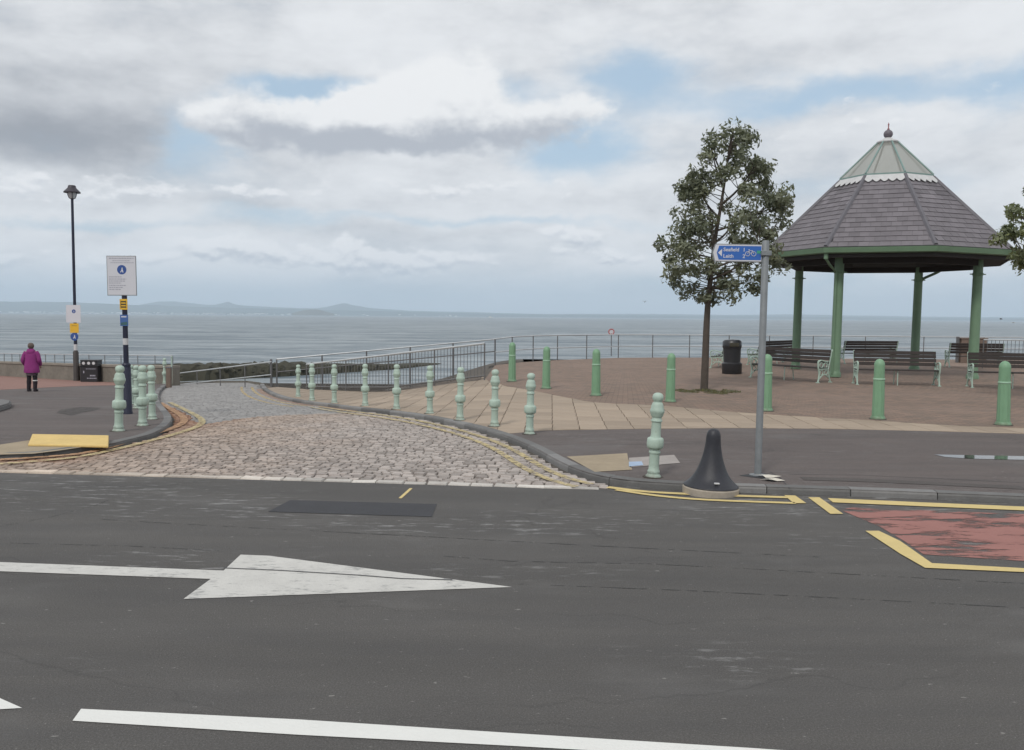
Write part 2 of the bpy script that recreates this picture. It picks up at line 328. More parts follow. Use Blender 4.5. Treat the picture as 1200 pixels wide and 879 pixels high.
def watermat():
    m = bpy.data.materials.new('sea_water'); m.use_nodes = True; t = NT(m.node_tree); b = t.n['Principled BSDF']; p = pos(t)
    s_ = t.new('ShaderNodeSeparateXYZ'); t.put(s_.inputs[0], p); d = s_.outputs[1]
    big = t.noise(t.vmul(p, (.004, .03, 1)), 1.0, 5, .6)
    c = t.mix(t.ss(big, .35, .65), (.105, .142, .170), (.165, .205, .232))
    wv1 = t.noise(t.vmul(p, (.10, .42, 1)), 1.0, 7, .68, .5); wv2 = t.noise(t.vmul(p, (.02, .10, 1)), 1.0, 6, .65, .4)
    h = t.add(wv1, t.mul(wv2, .8))
    c = t.mix(t.ss(t.add(wv1, t.mul(t.sub(wv2, .5), .8)), .42, .62, 0, .85), c, (.36, .40, .42)); c = t.mix(t.ss(t.noise(t.vmul(p, (.06, .30, 1)), 1.0, 6, .7), .56, .68, 0, .6), c, (.05, .07, .085))
    t.put(b.inputs['Base Color'], c); b.inputs['Roughness'].default_value = .42; b.inputs['IOR'].default_value = 1.33
    bn = t.new('ShaderNodeBump'); bn.inputs['Strength'].default_value = 1.0; bn.inputs['Distance'].default_value = 1.1; t.put(bn.inputs['Height'], h)
    t.put(b.inputs['Normal'], bn.outputs[0]); return m
M['sea'] = watermat()
M['puddle'] = mat('puddle_water', (.06, .06, .06), .04, .05, 3, bump=0, spec=.6)
M['hill'] = mat('far_hill', (.075, .105, .085), .95, .35, .002, bump=0)
M['islet'] = mat('near_islet', (.12, .12, .09), .95, .3, .01, bump=0)
M['town'] = mat('town_white', (.75, .74, .70), .9, .2, .01, bump=0)
# ---------------------------------------------------------------- mesh helpers
def tag(o, label=None, cat=None, group=None, kind=None):
    if label: o['label'] = label
    if cat: o['category'] = cat
    if group: o['group'] = group
    if kind: o['kind'] = kind
    return o
def link(name, me, m=None, parent=None):
    if m is not None and not me.materials: me.materials.append(m)
    o = bpy.data.objects.new(name, me); C.objects.link(o)
    if parent: o.parent = parent
    return o
def empty(name, loc, rz=0.0):
    o = bpy.data.objects.new(name, None); C.objects.link(o); o.location = loc; o.rotation_euler = (0, 0, rz); o.empty_display_size = .2; return o
def build(name, bm, m, parent=None, smooth_=False):
    me = bpy.data.meshes.new(name); bmesh.ops.recalc_face_normals(bm, faces=bm.faces)
    if smooth_:
        for e_ in bm.edges:
            if len(e_.link_faces) == 2 and e_.calc_face_angle(0) > .75: e_.smooth = False
    bm.to_mesh(me); bm.free()
    if smooth_: me.shade_smooth()
    return link(name, me, m, parent)
def box(bm, x0, x1, y0, y1, z0, z1, bev=0, mx=None):
    r = bmesh.ops.create_cube(bm, size=1.0); vs = r['verts']
    for v in vs: v.co = Vector(((x0+x1)/2+v.co.x*(x1-x0), (y0+y1)/2+v.co.y*(y1-y0), (z0+z1)/2+v.co.z*(z1-z0)))
    if bev:
        es = list({e for v in vs for e in v.link_edges}); r2 = bmesh.ops.bevel(bm, geom=es, offset=bev, segments=1, affect='EDGES'); 
        vs = list({v for f in r2['faces'] for v in f.verts} | {v for v in vs if v.is_valid})
    if mx is not None:
        bmesh.ops.transform(bm, matrix=mx, verts=vs)
    return bm
def tube(bm, pts, r, n=8, caps=True, r1=None):
    pts = [Vector(p) for p in pts]; rings = []
    up = Vector((0, 0, 1)); prev = None
    for i, p in enumerate(pts):
        d = (pts[min(i+1, len(pts)-1)]-pts[max(i-1, 0)]).normalized()
        a = d.cross(up) if prev is None else prev-d*prev.dot(d)
        if a.length < 1e-3: a = d.cross(Vector((1, 0, 0)))
        a.normalize(); prev = a; b = d.cross(a)
        rr = r if r1 is None else r+(r1-r)*i/(len(pts)-1)
        if isinstance(r, (list, tuple)): rr = r[i]
        rings.append([bm.verts.new(p+(a*math.cos(2*PI*k/n)+b*math.sin(2*PI*k/n))*rr) for k in range(n)])
    for A, B in zip(rings, rings[1:]):
        for k in range(n): bm.faces.new((A[k], A[(k+1) % n], B[(k+1) % n], B[k]))
    if caps: bm.faces.new(rings[0][::-1]); bm.faces.new(rings[-1])
    return bm
def lathe(bm, prof, n=20, flute=0, c=(0, 0)):
    rings = []
    for (r, z) in prof:
        if r < 1e-4: rings.append([bm.verts.new((c[0], c[1], z))])
        else: rings.append([bm.verts.new((c[0]+r*(1-(flute if flute and k % 2 else 0))*math.cos(2*PI*k/n), c[1]+r*(1-(flute if flute and k % 2 else 0))*math.sin(2*PI*k/n), z)) for k in range(n)])
    for A, B in zip(rings, rings[1:]):
        if len(A) == 1 and len(B) == 1: continue
        for k in range(n):
            a = A[k % len(A)]; b = A[(k+1) % len(A)]; c2 = B[(k+1) % len(B)]; d = B[k % len(B)]
            f = [v for i, v in enumerate((a, b, c2, d)) if v not in (a, b, c2, d)[:i]]
            if len(f) >= 3: bm.faces.new(f)
    if len(rings[0]) > 1: bm.faces.new(rings[0][::-1])
    if len(rings[-1]) > 1: bm.faces.new(rings[-1])
    return bm
def sheet(name, poly, zf, m, dz=0.0, step=.5, kind='structure', parent=None):
    bm = bmesh.new(); f = bm.faces.new([bm.verts.new((p[0], p[1], 0)) for p in poly])
    bmesh.ops.triangulate(bm, faces=[f])
    xs = [p[0] for p in poly]; ys = [p[1] for p in poly]
    def cuts(lo, hi, st, c0, c1):
        lo2, hi2 = max(lo, c0), min(hi, c1); k = math.ceil(lo2/st)
        while k*st < hi2: yield k*st; k += 1
    if step:
        for x in cuts(min(xs), max(xs), step, -16, 4): bmesh.ops.bisect_plane(bm, geom=bm.verts[:]+bm.edges[:]+bm.faces[:], plane_co=(x, 0, 0), plane_no=(1, 0, 0))
        for y in cuts(min(ys), max(ys), step, 9, 45): bmesh.ops.bisect_plane(bm, geom=bm.verts[:]+bm.edges[:]+bm.faces[:], plane_co=(0, y, 0), plane_no=(0, 1, 0))
    for v in bm.verts: v.co.z = zf(v.co.x, v.co.y)+dz
    bmesh.ops.recalc_face_normals(bm, faces=bm.faces)
    if bm.faces and sum(f.normal.z*f.calc_area() for f in bm.faces) < 0: bmesh.ops.reverse_faces(bm, faces=bm.faces)
    me = bpy.data.meshes.new(name); bm.to_mesh(me); bm.free()
    o = link(name, me, m, parent)
    if kind: o['kind'] = kind
    return o
def strip(name, line, wid, zf, m, dz, off=0.0, parent=None, kind='structure', step=.4):
    L = [Vector((p[0], p[1])) for p in line]; a = []; b = []
    for i, p in enumerate(L):
        d = (L[min(i+1, len(L)-1)]-L[max(i-1, 0)]).normalized(); nrm = Vector((-d.y, d.x))
        a.append(p+nrm*(off-wid/2)); b.append(p+nrm*(off+wid/2))
    bm = bmesh.new(); va = [bm.verts.new((q.x, q.y, zf(q.x, q.y)+dz)) for q in a]; vb = [bm.verts.new((q.x, q.y, zf(q.x, q.y)+dz)) for q in b]
    for i in range(len(L)-1): bm.faces.new((va[i], va[i+1], vb[i+1], vb[i]))
    o = build(name, bm, m, parent)
    if kind: o['kind'] = kind
    return o
def H(pts, zf=R): return [hit(a, b, zf) for a, b in pts]
def dens_line(pts, st=.4):
    out = []
    for a, b in zip(pts, pts[1:]):
        a = Vector(a[:2]); b = Vector(b[:2]); n = max(1, int((b-a).length/st))
        out += [tuple(a+(b-a)*k/n) for k in range(n)]
    return out+[tuple(pts[-1][:2])]
def copy_tree(o, parent=None):
    c = o.copy(); C.objects.link(c); c.parent = parent
    for ch in o.children[:]: copy_tree(ch, c)
    return c
def place(o, px, py, tx, ty, h0, zf=P, tilt=True, scale=True):
    """stand o with its base on the ground under picture point (px,py), its top at (tx,ty)"""
    b = hit(px, py, zf); t = at(tx, ty, b.y); h = t.z-b.z
    o.location = b
    if scale: o.scale = (h/h0,)*3 if abs(h/h0-1) < .35 else (1, 1, h/h0)
    if tilt: o.rotation_euler = (0, math.atan2(t.x-b.x, h), o.rotation_euler[2])
    return h
# ================================================================ SETTING
# sea, sheet and land
def grid_sea():
    bm = bmesh.new(); vs = [bm.verts.new(p) for p in ((-11500, -400, SEA), (11500, -400, SEA), (11500, 12500, SEA), (-11500, 12500, SEA))]
    bm.faces.new(vs); return bm
tag(build('sea', grid_sea(), M['sea']), kind='structure')
rd = Vector((1, -.105))                                            # direction of the main road
gut_r_px = [(305, 452), (308, 457), (315, 462), (326, 466.5), (340, 470.3), (360, 474), (385, 477), (420, 481.5), (455, 485.5), (501, 492.5), (553, 504), (588, 514.5), (612, 524), (632, 534), (651, 545), (672, 555), (698, 563.5), (735, 570), (795, 574.5), (870, 577.5), (960, 580.5), (1060, 584), (1200, 590)]
GR = smooth([tuple(p[:2]) for p in H(gut_r_px)], 5)
e = Vector(GR[-1]); d_ = (Vector(GR[-1])-Vector(GR[-12])).normalized(); GR.append(tuple(e+d_*14)); GR.append(tuple(e+d_*150))
gut_l_px = [(0, 538), (40, 537), (70, 533.5), (100, 529.5), (127, 526.5), (150, 521), (175, 514.5), (191, 507), (200, 499), (201, 492), (196, 484.5), (189, 476), (186, 468), (188, 460), (195, 453.5), (203, 450)]
GL = smooth([tuple(p[:2]) for p in H(gut_l_px)], 5)
e = Vector(GL[0]); GL = [tuple(e-rd*150), tuple(e-rd*12), tuple(e-rd*3)]+GL
wallL = [hit(203, 450, P), hit(150, 449, P), hit(88, 446, P), hit(0, 440.5, P)]
wl = [Vector(p[:2]) for p in wallL]; wl.append(wl[-1]+(wl[-1]-wl[-2]).normalized()*130)
crest = [Vector(hit(*p)[:2]) for p in ((203, 450), (250, 448.3), (290, 448), (305, 450))]
endr = Vector((-9.35, 33.2)); nearL = Vector((-7.45, 31.0)); nearR = Vector((-.85, 26.4))
edge_px = [(580, 428), (600, 426), (624.5, 423.6), (653, 422), (687, 420.7), (724, 419.3), (764, 419), (807, 419), (853, 419.2), (900, 419.6), (951, 420), (1012, 420.5), (1080, 421), (1150, 421.6), (1230, 422.5)]
EDGE = [tuple(p[:2]) for p in H(edge_px, P)]
edgefar = [(EDGE[-1][0]+30, EDGE[-1][1]+2), (150, EDGE[-1][1]+2)]
land = [(-150, -40), (150, -40), edgefar[1], edgefar[0]]+EDGE[::-1]+[tuple(nearR), tuple(nearL), tuple(endr)]+[tuple(p) for p in crest[::-1]]+[tuple(p) for p in wl]+[(-150, wl[-1].y)]
land_ = [p for i, p in enumerate(land) if (Vector(p)-Vector(land[i-1])).length > .02]
sheet('ground', land_, lambda x, y: R(x, y), M['bed'], dz=-.03)
def retaining(name, line, top, m, kind='structure'):
    bm = bmesh.new(); ln = dens_line(line, 1.0); a = [bm.verts.new((p[0], p[1], top(p[0], p[1])-.004)) for p in ln]; b = [bm.verts.new((p[0], p[1], -5)) for p in ln]
    for i in range(len(ln)-1): bm.faces.new((a[i], a[i+1], b[i+1], b[i]))
    return tag(build(name, bm, m), kind=kind)
retaining('retaining_wall', [edgefar[1], edgefar[0]]+EDGE[::-1]+[tuple(nearR), tuple(nearL), tuple(endr)]+[tuple(p) for p in crest[::-1]]+[tuple(p) for p in wl], P, M['conc'])
# main road
sb = [hit(0, 554), hit(350, 563.5), hit(712, 573.5)]               # edge between setts and asphalt
SB = [tuple(Vector(sb[0][:2])-rd*160), tuple(Vector(sb[0][:2])-rd*3)]+[tuple(p[:2]) for p in sb]
iR = min(range(len(GR)), key=lambda i: abs(GR[i][0]-1.15) + (0 if GR[i][1] < 10.5 else 9))
sheet('main_road', [(-150, -40), (150, -40)]+[GR[i] for i in range(len(GR)-1, iR, -1)]+SB[::-1], R, M['road'], 0, step=0)
# cobbled mouth and upper side road
arc_px = [(190, 474), (215, 484), (234, 497), (252, 496), (282, 491.5), (333, 487), (400, 484.5), (440, 484.2)]
ARC = smooth([tuple(p[:2]) for p in H(arc_px)], 5)
iA = min(range(len(GR)), key=lambda i: (Vector(GR[i])-Vector(ARC[-1])).length)
jA = min(range(len(GL)), key=lambda i: (Vector(GL[i])-Vector(ARC[0])).length)
side_poly = [GL[i] for i in range(jA, len(GL))]+[tuple(p) for p in crest[1:-1]]+[GR[i] for i in range(0, iA+1)]+ARC[::-1][1:]
side_road = sheet('side_road', side_poly, R, M['side'], -.010)
cob = [GL[i] for i in range(1, jA+1)]+ARC[1:]+[GR[i] for i in range(iA, iR+1)]+SB[:0:-1]
# setts: the 300 nearest as parts, the others one mesh
cobble_road = sheet('cobbled_road_mouth', cob, R, M['bed'], -.012)
ang = math.atan2(rd.y, rd.x); ux = Vector((math.cos(ang), math.sin(ang))); uy = Vector((-ux.y, ux.x)); o0 = Vector(sb[0][:2])
setts = []
gutter = GR[max(0, iA-2):iR+3]; gutterL = GL[1:jA+1]
row = 0; v = .09
while v < 11:
    rh = .10 if row else .16
    u = -4.5+random.random()*.2
    while u < 10.5:
        L = random.uniform(.11, .18) if row else random.uniform(.24, .34)
        bow = .10*math.sin(u*.45+.4)*min(1, v/3)
        c = o0+ux*(u+L/2)+uy*(v+bow)
        if inside(c.x, c.y, cob) and seg_dist(c.x, c.y, gutter) > .09 and seg_dist(c.x, c.y, gutterL) > .09:
            setts.append((c.x, c.y, L-.011, rh-.012, ang+random.gauss(0, .035), random.gauss(0, .0035), row == 0))
        u += L
    v += (rh+.10)/2 if row == 0 else .10
    row += 1
setts.sort(key=lambda s: s[1]*10+abs(s[0])*.3 if s[0] > -8 else 999)
def sett_verts(L, Wd, rz, z, x, y, hh=.035, b=.010):
    ca, sa = math.cos(rz), math.sin(rz); out = []
    for (fx, fy, zz) in [(-1, -1, -hh), (1, -1, -hh), (1, 1, -hh), (-1, 1, -hh), (-1, -1, 0), (1, -1, 0), (1, 1, 0), (-1, 1, 0)]:
        k = b if zz == 0 else 0; X = fx*(L/2-k); Y = fy*(Wd/2-k*.8); out.append((x+X*ca-Y*sa, y+X*sa+Y*ca, z+zz))
    return out
SF = [(4, 5, 6, 7), (0, 1, 5, 4), (1, 2, 6, 5), (2, 3, 7, 6), (3, 0, 4, 7)]
variants = []
for i in range(16):
    Lv = .10+.07*i/11 if i < 12 else .24+.08*(i-12)/3; Wv = .088 if i < 12 else .145
    vs = sett_verts(Lv, Wv, 0, 0, 0, 0); vs = [(a+random.gauss(0, .004), b+random.gauss(0, .004), c+(random.gauss(0, .003) if c == 0 else 0)) for a, b, c in vs]
    me = bpy.data.meshes.new('sett'); me.from_pydata(vs, [], SF); me.materials.append(M['sett'] if i < 12 else M['sett_edge']); variants.append((Lv, me))
for s in setts[:300]:
    if s[6]: k = 12+min(3, max(0, int((s[2]-.22)/.025)))
    else: k = min(11, max(0, round((s[2]-.10)/.07*11)))
    o = link('sett', variants[k][1], None, cobble_road); o.location = (s[0], s[1], R(s[0], s[1])+.012+s[5]); o.rotation_euler = (random.gauss(0, .02), random.gauss(0, .015), s[4])
vs, fs, tn = [], [], []
for s in setts[300:]:
    k = len(vs); vs += sett_verts(s[2], s[3], s[4], R(s[0], s[1])+.012+s[5], s[0], s[1]); fs += [tuple(k+i for i in f) for f in SF]; tn += [random.random()]*8
def attr_mesh(name, vs, fs, tn, m, parent=None):
    me = bpy.data.meshes.new(name); me.from_pydata(vs, [], fs); a = me.attributes.new('tint', 'FLOAT', 'POINT'); a.data.foreach_set('value', tn)
    return link(name, me, m, parent)
tag(attr_mesh('setts_beyond', vs, fs, tn, M['settm'], cobble_road), kind='stuff')
print('setts', len(setts))
# finer grey setts carried up the lane, past telling apart singly
sv, sf, st = [], [], []
v = 5.0
while v < 27:
    u = -13+random.random()*.2
    while u < 8:
        L = random.uniform(.14, .24); c = o0+ux*(u+L/2)+uy*v
        if inside(c.x, c.y, side_poly) and seg_dist(c.x, c.y, GR[:iA+2]) > .12 and seg_dist(c.x, c.y, GL[jA-2:]) > .12:
            k = len(sv); sv += sett_verts(L-.012, .112, ang+random.gauss(0, .02), R(c.x, c.y)+.002+random.gauss(0, .002), c.x, c.y, .02, .012); sf += [tuple(k+i for i in f) for f in SF]; st += [random.random()]*8
        u += L
    v += .125
tag(attr_mesh('lane_setts', sv, sf, st, M['settg'], side_road), kind='stuff'); print('lane setts', len(sf)//5)
# pavements
# left pavement
lp = GL+[tuple(p) for p in wl[1:]]
left_pave = sheet('left_pavement', lp, P, M['pave'])
redb = [wl[0]+Vector((-.1, -.1)), wl[1], wl[2], wl[3], wl[4]]
red_lo = [tuple(hit(a, b, P)[:2]) for a, b in ((178, 451.5), (150, 451.5), (110, 452), (70, 453.5), (0, 457))]
rl_end = (wl[4].x, hit(0, 457, P).y+1)
sheet('red_promenade', [tuple(wl[1])]+[tuple(q) for q in wl[2:]]+[rl_end]+red_lo[::-1], P, M['red'], .004)
sheet('left_tactile_paving', [tuple(hit(a, b, P)[:2]) for a, b in ((-60, 521), (0, 521.5), (33, 516.5), (96, 524.6), (66, 529), (38, 532.3), (0, 533.3), (-60, 534))], P, M['tact'], .006)
# right side: tan paving, plaza, dark pavement
near_tan = [tuple(p[:2]) for p in H([(614, 508), (640, 504.5), (700, 503.5), (780, 502.5), (860, 501.8), (960, 502.5), (1080, 505), (1200, 508.5)], P)]
far_tan_px = [(563, 439), (574, 447), (597, 453.5), (622, 457), (647, 462.5), (700, 472.3), (772, 475), (810, 478.5), (860, 483), (915, 486.5), (973, 490), (1058, 495), (1130, 499), (1200, 502)]
far_tan = [tuple(p[:2]) for p in H(far_tan_px, P)]
ext = lambda l: (l[-1][0]+12, l[-1][1]+12*(l[-1][1]-l[-3][1])/(l[-1][0]-l[-3][0]))
near_tan.append(ext(near_tan)); far_tan.append(ext(far_tan)); 
iK = min(range(len(GR)), key=lambda i: (Vector(GR[i])-Vector(near_tan[0])).length)
tan_poly = GR[:iK+1]+near_tan[1:]+far_tan[::-1]+[tuple(nearR+Vector((-.1, 0))), tuple(nearL), tuple(endr)]
tan = sheet('tan_paving', tan_poly, P, mat('tan_joint', (.12, .095, .075), .9, .2, 3), -.012)
right_pave = sheet('right_pavement', GR[iK:]+[(150, near_tan[-1][1]-1.0)]+near_tan[:0:-1], P, M['pave'])
plaza = sheet('plaza', far_tan[:]+[(150, far_tan[-1][1]-1), edgefar[1], edgefar[0]]+EDGE[::-1]+[tuple(nearR)], P, M['plaza'])
# slabs
slab_me = {}
slabs = []
dirv = Vector((.045, 1)).normalized(); dirh = Vector((1, -.075)).normalized(); s0 = Vector(near_tan[0])
SW, SL = .46, .62
kerb_in = GR[:iK+3]
def clip_poly(poly, quad):
    """Sutherland-Hodgman: clip quad against convexish poly is hard; clip with bmesh instead"""
    return None
for j in range(-2, 34):
    for i in range(-22, 60):
        c = s0+dirh*((i+.5)*SW)+dirv*((j+.5)*SL)
        cs = [c+dirh*(a*(SW/2-.006))+dirv*(b*(SL/2-.006)) for a, b in ((-1, -1), (1, -1), (1, 1), (-1, 1))]
        nin = sum(inside(q.x, q.y, tan_poly) for q in cs)
        if nin == 0: continue
        full = nin == 4 and seg_dist(c.x, c.y, kerb_in) > .5
        slabs.append((c, cs, full))
def clip_convex(subject, clipper_line_side):
    return subject
slab_full = None; slab_objs = 0
rest = []
def make_slab_mesh():
    bm = bmesh.new(); box(bm, -SW/2+.006, SW/2-.006, -SL/2+.006, SL/2-.006, -.04, 0, .004); me = bpy.data.meshes.new('slab'); bm.to_mesh(me); bm.free(); me.materials.append(M['slab']); return me
SM = make_slab_mesh(); ra = math.atan2(dirh.y, dirh.x)
slabs.sort(key=lambda s: s[0].length)
def cut_piece(cs):
    """part of a slab that lies in the tan area: sample-clip its outline against the area by walking edges"""
    pts = []
    n = 10
    for k in range(4):
        a, b = cs[k], cs[(k+1) % 4]
        for t in range(n):
            q = a+(b-a)*t/n
            if inside(q.x, q.y, tan_poly) and seg_dist(q.x, q.y, kerb_in) > .13: pts.append(q)
    out = []
    for q in pts:
        if not out or (q-out[-1]).length > 1e-4: out.append(q)
    return out if len(out) > 5 else None
for c, cs, full in slabs:
    if full:
        z = P(c.x, c.y)+.004; gx = (P(c.x+.2, c.y)-P(c.x-.2, c.y))/.4; gy = (P(c.x, c.y+.2)-P(c.x, c.y-.2))/.4
        o = link('slab', SM, None, tan) if slab_objs < 300 else None; slab_objs += 1
        mxn = Matrix(((1, 0, 0), (0, 1, 0), (gx, gy, 1))).transposed()
        nrm = Vector((-gx, -gy, 1)).normalized(); X = Vector((dirh.x, dirh.y, gx*dirh.x+gy*dirh.y)).normalized(); Y = nrm.cross(X)
        MM = Matrix((X, Y, nrm)).transposed().to_4x4(); MM.translation = (c.x, c.y, z+random.gauss(0, .0015))
        if o: o.matrix_world = MM
        else: rest.append((cs, MM))
    else:
        pc = cut_piece(cs)
        if not pc: continue
        bm = bmesh.new(); top = [bm.verts.new((q.x, q.y, P(q.x, q.y)+.003)) for q in pc]; f = bm.faces.new(top)
        bmesh.ops.dissolve_limit(bm, angle_limit=.02, verts=bm.verts[:], edges=bm.edges[:])
        ex = bmesh.ops.extrude_face_region(bm, geom=bm.faces[:]); 
        for vv in [g for g in ex['geom'] if isinstance(g, bmesh.types.BMVert)]: vv.co.z -= .03
        if slab_objs < 300: build('slab', bm, M['slab'], tan); slab_objs += 1
        else:
            rest.append((bm, None))
if rest:
    bm = bmesh.new()
    for a, MM in rest:
        if MM is None:
            me = bpy.data.meshes.new('t'); a.to_mesh(me); a.free(); bm.from_mesh(me); bpy.data.meshes.remove(me)
        else: box(bm, -SW/2+.006, SW/2-.006, -SL/2+.006, SL/2-.006, -.04, 0, 0, MM)
    tag(build('slabs_beyond', bm, M['slab'], tan), kind='stuff')
print('slabs', slab_objs)
# kerb stones
def kerbs(line, parent, side, first=0, drop=None, length=.9):
    L = [Vector(p) for p in line]; acc = [0]
    for a, b in zip(L, L[1:]): acc.append(acc[-1]+(b-a).length)
    def pt(s):
        for i in range(len(L)-1):
            if acc[i+1] >= s or i == len(L)-2:
                t = (s-acc[i])/max(1e-6, acc[i+1]-acc[i]); return L[i]+(L[i+1]-L[i])*t
    s = first
    while s < acc[-1]-.3:
        e_ = min(acc[-1], s+length); n = 3; ring = []
        for k in range(n+1):
            q0 = pt(s+.005+(e_-s-.01)*k/n); q1 = pt(min(acc[-1], s+.005+(e_-s-.01)*k/n+.05)); q00 = pt(max(0, s+(e_-s)*k/n-.05)); d = (q1-q00).normalized(); nr = Vector((-d.y, d.x))*side
            z = P(q0.x, q0.y)+.005; zb = R(q0.x, q0.y)-.05
            prof = [(-.006, zb), (-.006, z-.03), (.004, z-.008), (.024, z), (.15, z), (.15, z-.08)]
            ring.append([Vector((q0.x+nr.x*a, q0.y+nr.y*a, zz)) for a, zz in prof])
        bm = bmesh.new(); R_ = [[bm.verts.new(p) for p in r] for r in ring]
        for A, B in zip(R_, R_[1:]):
            for k in range(len(A)-1): bm.faces.new((A[k], A[k+1], B[k+1], B[k]))
        bm.faces.new(R_[0]); bm.faces.new(R_[-1][::-1])
        build('kerb_stone', bm, M['kerb'], parent); s = e_
kerbs([p for p in GR if p[0] < 22], right_pave, 1)
kerbs([p for p in GL if p[0] > -20], left_pave, 1)
# ---------------------------------------------------------------- road markings
def quadpx(name, pts, m, dz=.004, zf=R): return sheet(name, [tuple(hit(a, b, zf)[:2]) for a, b in pts], zf, m, dz, step=0)
# dark seams and the repair patch
quadpx('tarmac_patch', [(340, 586.5), (512, 591), (506, 606), (314, 600)], M['patch'], .004)
for pts in ([(600, 684.5), (800, 692), (1000, 702), (1200, 712.5)], [(120, 609), (300, 619), (480, 628), (700, 640), (960, 653)], [(0, 636.5), (150, 640), (262, 646)], [(520, 652), (600, 658), (760, 661), (900, 668), (1200, 684)], [(0, 617), (60, 606), (110, 593), (130, 585)]):
    strip('road_joint', dens_line([tuple(p[:2]) for p in H(pts)], .5), .010, R, M['joint'], .003)
quadpx('road_arrow', [(282, 650.5), (315, 651.8), (600, 688.5), (215, 702.5), (247, 679), (0, 670), (-60, 668), (-60, 657), (0, 659.3), (262, 669.2)], M['white'])
strip('arrow_crack', dens_line([tuple(p[:2]) for p in H([(262, 666.5), (330, 669.5), (420, 675), (470, 679), (530, 680.5)])], .3), .014, R, M['patch'], .008)
quadpx('centre_line', [(95, 831.5), (350, 844), (600, 860), (880, 877.5), (1000, 886), (1000, 900), (860, 890), (600, 875), (350, 862), (85, 845.5)], M['white2'])
quadpx('centre_line_dash', [(-60, 795), (0, 819), (26, 830.5), (0, 832), (-60, 830)], M['white2'])
quadpx('bus_stop_red_surface', [(985, 598), (998, 595), (1200, 603), (1290, 607), (1290, 662), (1200, 658), (1140, 654), (1082, 650), (1062, 636), (1030, 617)], M['red_worn'], .004)
quadpx('bus_stop_line', [(1014, 623), (1030, 623), (1055, 635), (1092, 661), (1200, 667), (1290, 671), (1290, 676), (1200, 671.5), (1084, 666.5), (1055, 650)], M['yellow'], .008)
quadpx('kerbside_yellow_line', [(970, 584.5), (1080, 589.5), (1200, 594.5), (1290, 598), (1290, 603), (1200, 599), (1080, 594), (976, 589.5)], M['yellow'], .008)
quadpx('yellow_end_mark', [(947, 583.5), (960, 583.5), (988, 603), (973, 603)], M['yellow'], .008)
quadpx('yellow_end_mark', [(919, 581), (932, 581.5), (945, 590.5), (930, 590.5)], M['yellow'], .008)
dbl = [tuple(p[:2]) for p in H([(712, 571.5), (760, 577), (830, 580.5), (922, 583.5)])]
strip('double_yellow_line', dens_line(smooth(dbl, 4), .3), .10, R, M['yellow'], .008)
dbl2 = [tuple(p[:2]) for p in H([(722, 574.5), (770, 581.5), (830, 586.5), (932, 590.3)])]
strip('double_yellow_line', dens_line(smooth(dbl2, 4), .3), .085, R, M['yellow'], .008)
quadpx('yellow_survey_mark', [(480, 572.5), (483.5, 572.5), (479, 577), (470.5, 584.5), (467, 584)], M['yellow'], .004)
# worn double yellows following the kerbs over the setts
gr2 = GR[iA-8:iR+1]
strip('worn_yellow_line', gr2, .10, R, M['yellow_soft'], .024, off=-.25); strip('worn_yellow_line', gr2, .10, R, M['yellow_soft'], .025, off=-.50)
gr3 = GR[2:iA-9]
strip('worn_yellow_line', gr3, .10, R, M['yellow_worn'], .006, off=-.35); strip('worn_yellow_line', gr3, .10, R, M['yellow_worn'], .006, off=-.75)
strip('rusty_kerb_stain', GR[4:iA-2], .22, R, worn_alpha('rust_wash', (.30, .20, .15), .50, .66), .004, off=-.12)
for pl, wd, mk in (([(188, 473), (200, 480.5), (212, 488), (216, 494), (209, 500.5), (186, 508.5), (152, 518.5), (126, 527), (92, 534), (40, 538.5), (0, 541)], .14, 'orange_worn'),
                   ([(199, 472.5), (217, 481.5), (232, 489.5), (237, 495.5), (230, 502), (205, 510.5), (172, 519.5), (132, 529.5), (92, 537.5), (40, 543), (0, 546)], .13, 'yellow_soft')):
    strip('worn_yellow_line', dens_line(smooth([tuple(p[:2]) for p in H(pl)], 5), .25), wd, R, M[mk], .030)
# ---------------------------------------------------------------- patches on the right pavement
tp = sheet('tactile_patch', [tuple(hit(a, b, P)[:2]) for a, b in ((664, 535.5), (735, 531.5), (736, 538), (741, 551), (697, 553.5))], P, M['tact'], .006)
quadpx('pale_cover_plate', [(737, 537), (790, 533.5), (797, 543), (738, 548)], M['cover'], .006, P)
quadpx('blue_marking', [(737, 542), (752, 541.5), (754, 546), (737, 547.5)], M['pale_blue'], .010, P)
quadpx('puddle', [(1095, 533), (1130, 533.6), (1200, 535), (1290, 537), (1290, 541.5), (1200, 539.3), (1140, 538), (1108, 536)], M['puddle'], .005, P)
quadpx('dark_damp_stain', [(866, 557.5), (888, 554.5), (905, 556), (914, 564), (905, 565), (892, 561)], M['patch'], .004, P)
for pts in ([(902, 553), (914, 560), (925, 572)], [(640, 521), (700, 522), (830, 519), (1000, 521)], [(925, 556), (1010, 557), (1100, 561), (1200, 566)]):
    strip('pavement_joint', dens_line([tuple(p[:2]) for p in H(pts, P)], .5), .010, P, M['patch'], .003)
strip('pavement_trench_patch', dens_line([tuple(p[:2]) for p in H([(940, 561), (1010, 563), (1100, 567), (1200, 572)], P)], .5), .20, P, mat('trench_tarmac', (.088, .078, .074), .9, .15, 2, bump=.4, bscale=60), .004)
quadpx('damp_stain', [(72, 480), (95, 477), (118, 478), (112, 481), (96, 484), (84, 487), (66, 484)], worn_alpha('damp_tarmac', (.085, .076, .072), .48, .62), .004, P)
